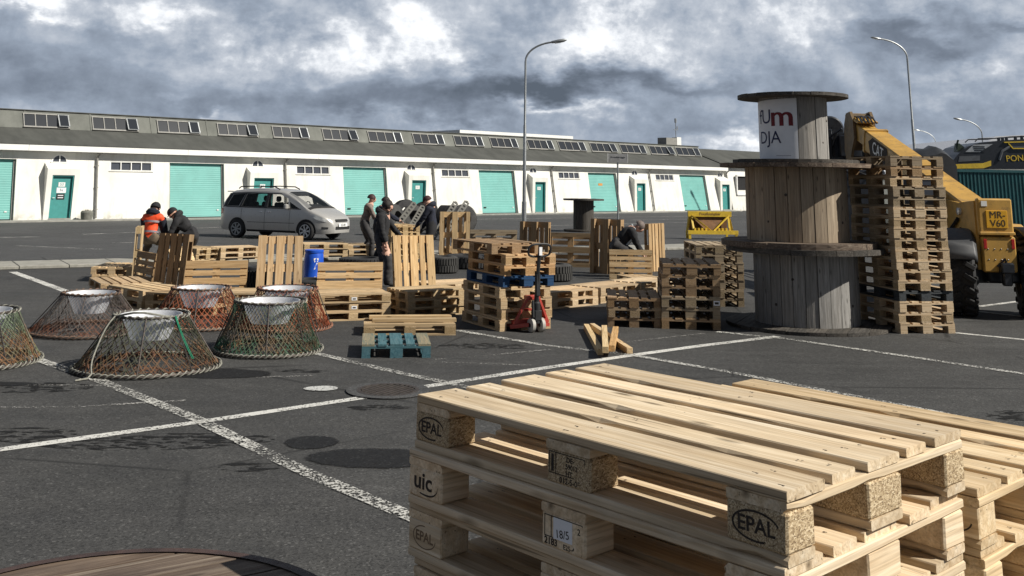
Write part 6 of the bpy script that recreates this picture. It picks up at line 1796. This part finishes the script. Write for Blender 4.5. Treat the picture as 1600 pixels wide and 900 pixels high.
# kneeling person in the orange vest, back to us
p, y = facing(233, 409, 86)
F = person('person in orange high visibility vest and black beanie, kneeling with back turned', p, y, (0, -.08, .53), lean=.18, head=(.35, .05), hands=((-.22, .36, .42), (.22, .36, .42)), feet=((-.17, .02, 0), (.17, .06, 0)), top=ORNG, legs=KHK, sc=1.08, bulk=1.16)
beanie(F, BLK_); band(F, .12, REFL, (.178, .152)); band(F, .34, REFL, (.184, .156)); hood(F, NAV)
m = MB()
for s in (-1, 1):
    sh = F['T'](s * .185, 0, .455); hd = Vector((s * .22, .36, .42)); e, w = ik(sh, hd, .29, .26, (s * .5, -.6, -.5))
    m.tube([sh + (e - sh) * .22, (sh + e) / 2, e, e + (w - e) * .6, w], [.105, .096, .085, .074, .055], 10)
m.build('dark_sleeves', NAV, F['t'])
# crouching person in the black puffer jacket and cap
p, y = facing(290, 409, 186)
F = person('person crouching in black puffer jacket and black cap with white emblem', p, y, (0, -.12, .60), lean=.80, twist=-.2, head=(-.12, -.45), hands=((-.18, .50, .42), (.16, .44, .40)), feet=((-.14, .12, 0), (.18, -.42, 0)), top=BLK_, legs=BLK_, sc=1.08, bulk=1.22)
cap(F, BLK_, WHITEP); hood(F, BLK_)
# ------------------------------------------------------------------ sky and sun
SUN_EL = 40.0
sx, sy = .963, -.27                                  # horizontal direction towards the sun
SUN_AZ = math.atan2(sx, sy)                          # clockwise from +Y
w = bpy.data.worlds.new('World'); scene.world = w; w.use_nodes = True
nt = w.node_tree; nt.nodes.clear()
def N_(t, **k):
    x = nt.nodes.new(t)
    for a, v in k.items(): setattr(x, a, v)
    return x
def L_(a, b): nt.links.new(a, b)
def MA(op, a, b=None, c=None, clamp=False):
    x = N_('ShaderNodeMath', operation=op); x.use_clamp = clamp
    for i, v in enumerate((a, b, c)):
        if v is None: continue
        if isinstance(v, (int, float)): x.inputs[i].default_value = v
        else: L_(v, x.inputs[i])
    return x.outputs[0]
out = N_('ShaderNodeOutputWorld'); bg = N_('ShaderNodeBackground'); L_(bg.outputs[0], out.inputs[0])
sky = N_('ShaderNodeTexSky'); sky.sky_type = 'NISHITA'; sky.sun_disc = False; sky.sun_elevation = R(SUN_EL); sky.sun_rotation = SUN_AZ
sky.dust_density = 1.5; sky.air_density = 1.0
tc = N_('ShaderNodeTexCoord'); D = tc.outputs['Generated']
sep = N_('ShaderNodeSeparateXYZ'); L_(D, sep.inputs[0]); X, Y, Z = sep.outputs
az = MA('ARCTAN2', X, Y); el = MA('ARCSINE', Z)
def noise(scale, detail, rough, dist=0, sc=(1, 1, 2.1), off=(0, 0, 0)):
    mp = N_('ShaderNodeMapping'); mp.inputs['Scale'].default_value = sc; mp.inputs['Location'].default_value = off; L_(D, mp.inputs['Vector'])
    n = N_('ShaderNodeTexNoise'); n.inputs['Scale'].default_value = scale; n.inputs['Detail'].default_value = detail; n.inputs['Roughness'].default_value = rough; n.inputs['Distortion'].default_value = dist
    L_(mp.outputs[0], n.inputs['Vector']); return n.outputs['Fac']
wx = MA('MULTIPLY', MA('SUBTRACT', noise(9, 5, .6, off=(3, 1, 0)), .5), .20); wy = MA('MULTIPLY', MA('SUBTRACT', noise(11, 5, .6, off=(9, 4, 2)), .5), .10)
azw, elw = MA('ADD', az, wx), MA('ADD', el, wy)
# broad cloud masses, (azimuth deg, elevation deg, widths, weight)
def dirpx(px, py):
    d = ray(px, py).normalized(); return math.atan2(d.x, d.y), math.asin(d.z)
blobs = [(640, 55, 95, 48, .26), (930, 35, 120, 50, .22), (1000, 90, 110, 30, .10), (1190, 20, 170, 40, .14), (40, 12, 70, 16, .32), (260, 30, 80, 34, .24), (450, 75, 110, 32, .20), (1530, 118, 60, 22, .16), (1165, 225, 55, 22, .26), (870, 168, 90, 9, .20), (295, 140, 38, 10, .12), (1480, 10, 120, 25, .12), (330, 172, 30, 7, .2), (720, 200, 60, 8, .16), (1260, 60, 40, 20, .12), (545, 120, 40, 12, .1),
         (850, 128, 130, 26, -.34), (690, 150, 140, 34, -.20), (1060, 130, 140, 18, -.16), (90, 130, 210, 36, -.16), (1440, 62, 70, 26, -.22), (500, 35, 48, 20, -.12), (1080, 185, 120, 20, -.10), (1420, 185, 150, 34, -.10), (150, 60, 80, 16, -.08), (400, 150, 130, 20, -.12), (760, 60, 50, 30, -.12), (1590, 40, 40, 10, -.15), (560, 175, 100, 16, -.12)]
tot = None
for (px, py, sx_, sy_, wt) in blobs:
    a, e = dirpx(px, py)
    da = MA('DIVIDE', MA('SUBTRACT', azw, a), sx_ / 1564); de = MA('DIVIDE', MA('SUBTRACT', elw, e), sy_ / 1564)
    g = MA('MULTIPLY', MA('EXPONENT', MA('MULTIPLY', MA('ADD', MA('MULTIPLY', da, da), MA('MULTIPLY', de, de)), -1)), wt)
    tot = g if tot is None else MA('ADD', tot, g)
f1 = noise(5.5, 9, .58, .35, off=(1.3, 2.7, .4)); f2 = noise(17, 8, .6, .5, sc=(1, 1, 1.8), off=(5, 0, 7)); 
f3 = noise(42, 6, .62, .3, sc=(1, 1, 1.6), off=(2, 8, 1))
def relief(scale, d, off, rough=.60):
    a = noise(scale, 9, rough, .1, sc=(1, 1, 1.2), off=off); b = noise(scale, 9, rough, .1, sc=(1, 1, 1.2), off=(off[0] + d[0], off[1] + d[1], off[2] + d[2] * 1.2))
    return MA('SUBTRACT', a, b), a
r1, n1 = relief(7.5, (.022, 0, .018), (.7, .2, 3.1)); r2, n2 = relief(19, (.008, 0, .005), (4.7, 1.2, .1))
amp = MA('MINIMUM', MA('MAXIMUM', MA('ADD', .55, MA('MULTIPLY', tot, 2.2)), .35), 1.0)
r3, n3 = relief(38, (.0035, 0, .0025), (2.2, 6.1, 4.0), .6)
puff = MA('MULTIPLY', amp, MA('ADD', MA('MULTIPLY', r1, 1.35), MA('ADD', MA('MULTIPLY', r2, .62), MA('MULTIPLY', r3, .30))))
B = MA('ADD', MA('ADD', .455, puff), MA('ADD', MA('MULTIPLY', tot, 1.35), MA('ADD', MA('MULTIPLY', MA('SUBTRACT', f1, .5), .22), MA('ADD', MA('MULTIPLY', MA('MULTIPLY', amp, MA('SUBTRACT', n1, .5)), .42), MA('MULTIPLY', MA('SUBTRACT', n2, .5), .14)))))
rp = N_('ShaderNodeValToRGB'); e = rp.color_ramp.elements
for i, (p, c) in enumerate([(0, (.085, .105, .135)), (.2, (.155, .185, .235)), (.42, (.26, .305, .375)), (.62, (.43, .465, .52)), (.8, (.74, .76, .79)), (1, (.95, .95, .95))]):
    if i >= len(e): e.new(.5)
for i, (p, c) in enumerate([(0, (.085, .105, .135)), (.2, (.155, .185, .235)), (.42, (.26, .305, .375)), (.62, (.43, .465, .52)), (.8, (.74, .76, .79)), (1, (.95, .95, .95))]):
    e[i].position = p; e[i].color = (*c, 1)
L_(B, rp.inputs[0])
STR = .10
cl = N_('ShaderNodeMix', data_type='RGBA', blend_type='MULTIPLY'); cl.inputs[0].default_value = 1; L_(rp.outputs[0], cl.inputs[6]); cl.inputs[7].default_value = (1.05 / STR,) * 3 + (1,)
# sky overhead, out of view, darkened to lower the fill; some blue in the gaps
gap = noise(2.2, 6, .6, off=(4, 4, 4)); rg = N_('ShaderNodeValToRGB'); rg.color_ramp.elements[0].position = .60; rg.color_ramp.elements[1].position = .72; L_(gap, rg.inputs[0])
hi = MA('SMOOTH_MIN', MA('MULTIPLY', MA('MAXIMUM', MA('SUBTRACT', Z, .20), 0), 4.0), 1, .1)
dk = N_('ShaderNodeMix', data_type='RGBA', blend_type='MULTIPLY'); L_(MA('MULTIPLY', hi, .85), dk.inputs[0]); L_(cl.outputs[2], dk.inputs[6]); dk.inputs[7].default_value = (.34, .36, .40, 1)
mx = N_('ShaderNodeMix', data_type='RGBA'); L_(MA('MULTIPLY', rg.outputs[0], MA('MULTIPLY', hi, .9)), mx.inputs[0]); L_(dk.outputs[2], mx.inputs[6]); L_(sky.outputs[0], mx.inputs[7])
bk = N_('ShaderNodeMix', data_type='RGBA', blend_type='MULTIPLY'); L_(MA('MULTIPLY', MA('SUBTRACT', .35, Y), 1.4, clamp=True), bk.inputs[0]); L_(mx.outputs[2], bk.inputs[6]); bk.inputs[7].default_value = (.55, .56, .58, 1)  # unseen sky behind the camera darkened to deepen the shaded sides
L_(bk.outputs[2], bg.inputs[0]); bg.inputs[1].default_value = STR
sl = bpy.data.lights.new('sun', 'SUN'); sl.energy = 5.0; sl.angle = R(.53); sl.color = (1, .95, .86)
so = bpy.data.objects.new('sun', sl); COL.objects.link(so)
dv = Vector((sx * math.cos(R(SUN_EL)), sy * math.cos(R(SUN_EL)), math.sin(R(SUN_EL)))).normalized()
so.rotation_euler = dv.to_track_quat('Z', 'Y').to_euler(); so.location = dv * 50
vs_ = scene.view_settings; vs_.view_transform = 'Standard'; vs_.look = 'None'; vs_.exposure = 0.30; vs_.gamma = 1
scene.cycles.max_bounces = 6; scene.cycles.transparent_max_bounces = 12
scene.cycles.use_denoising = True
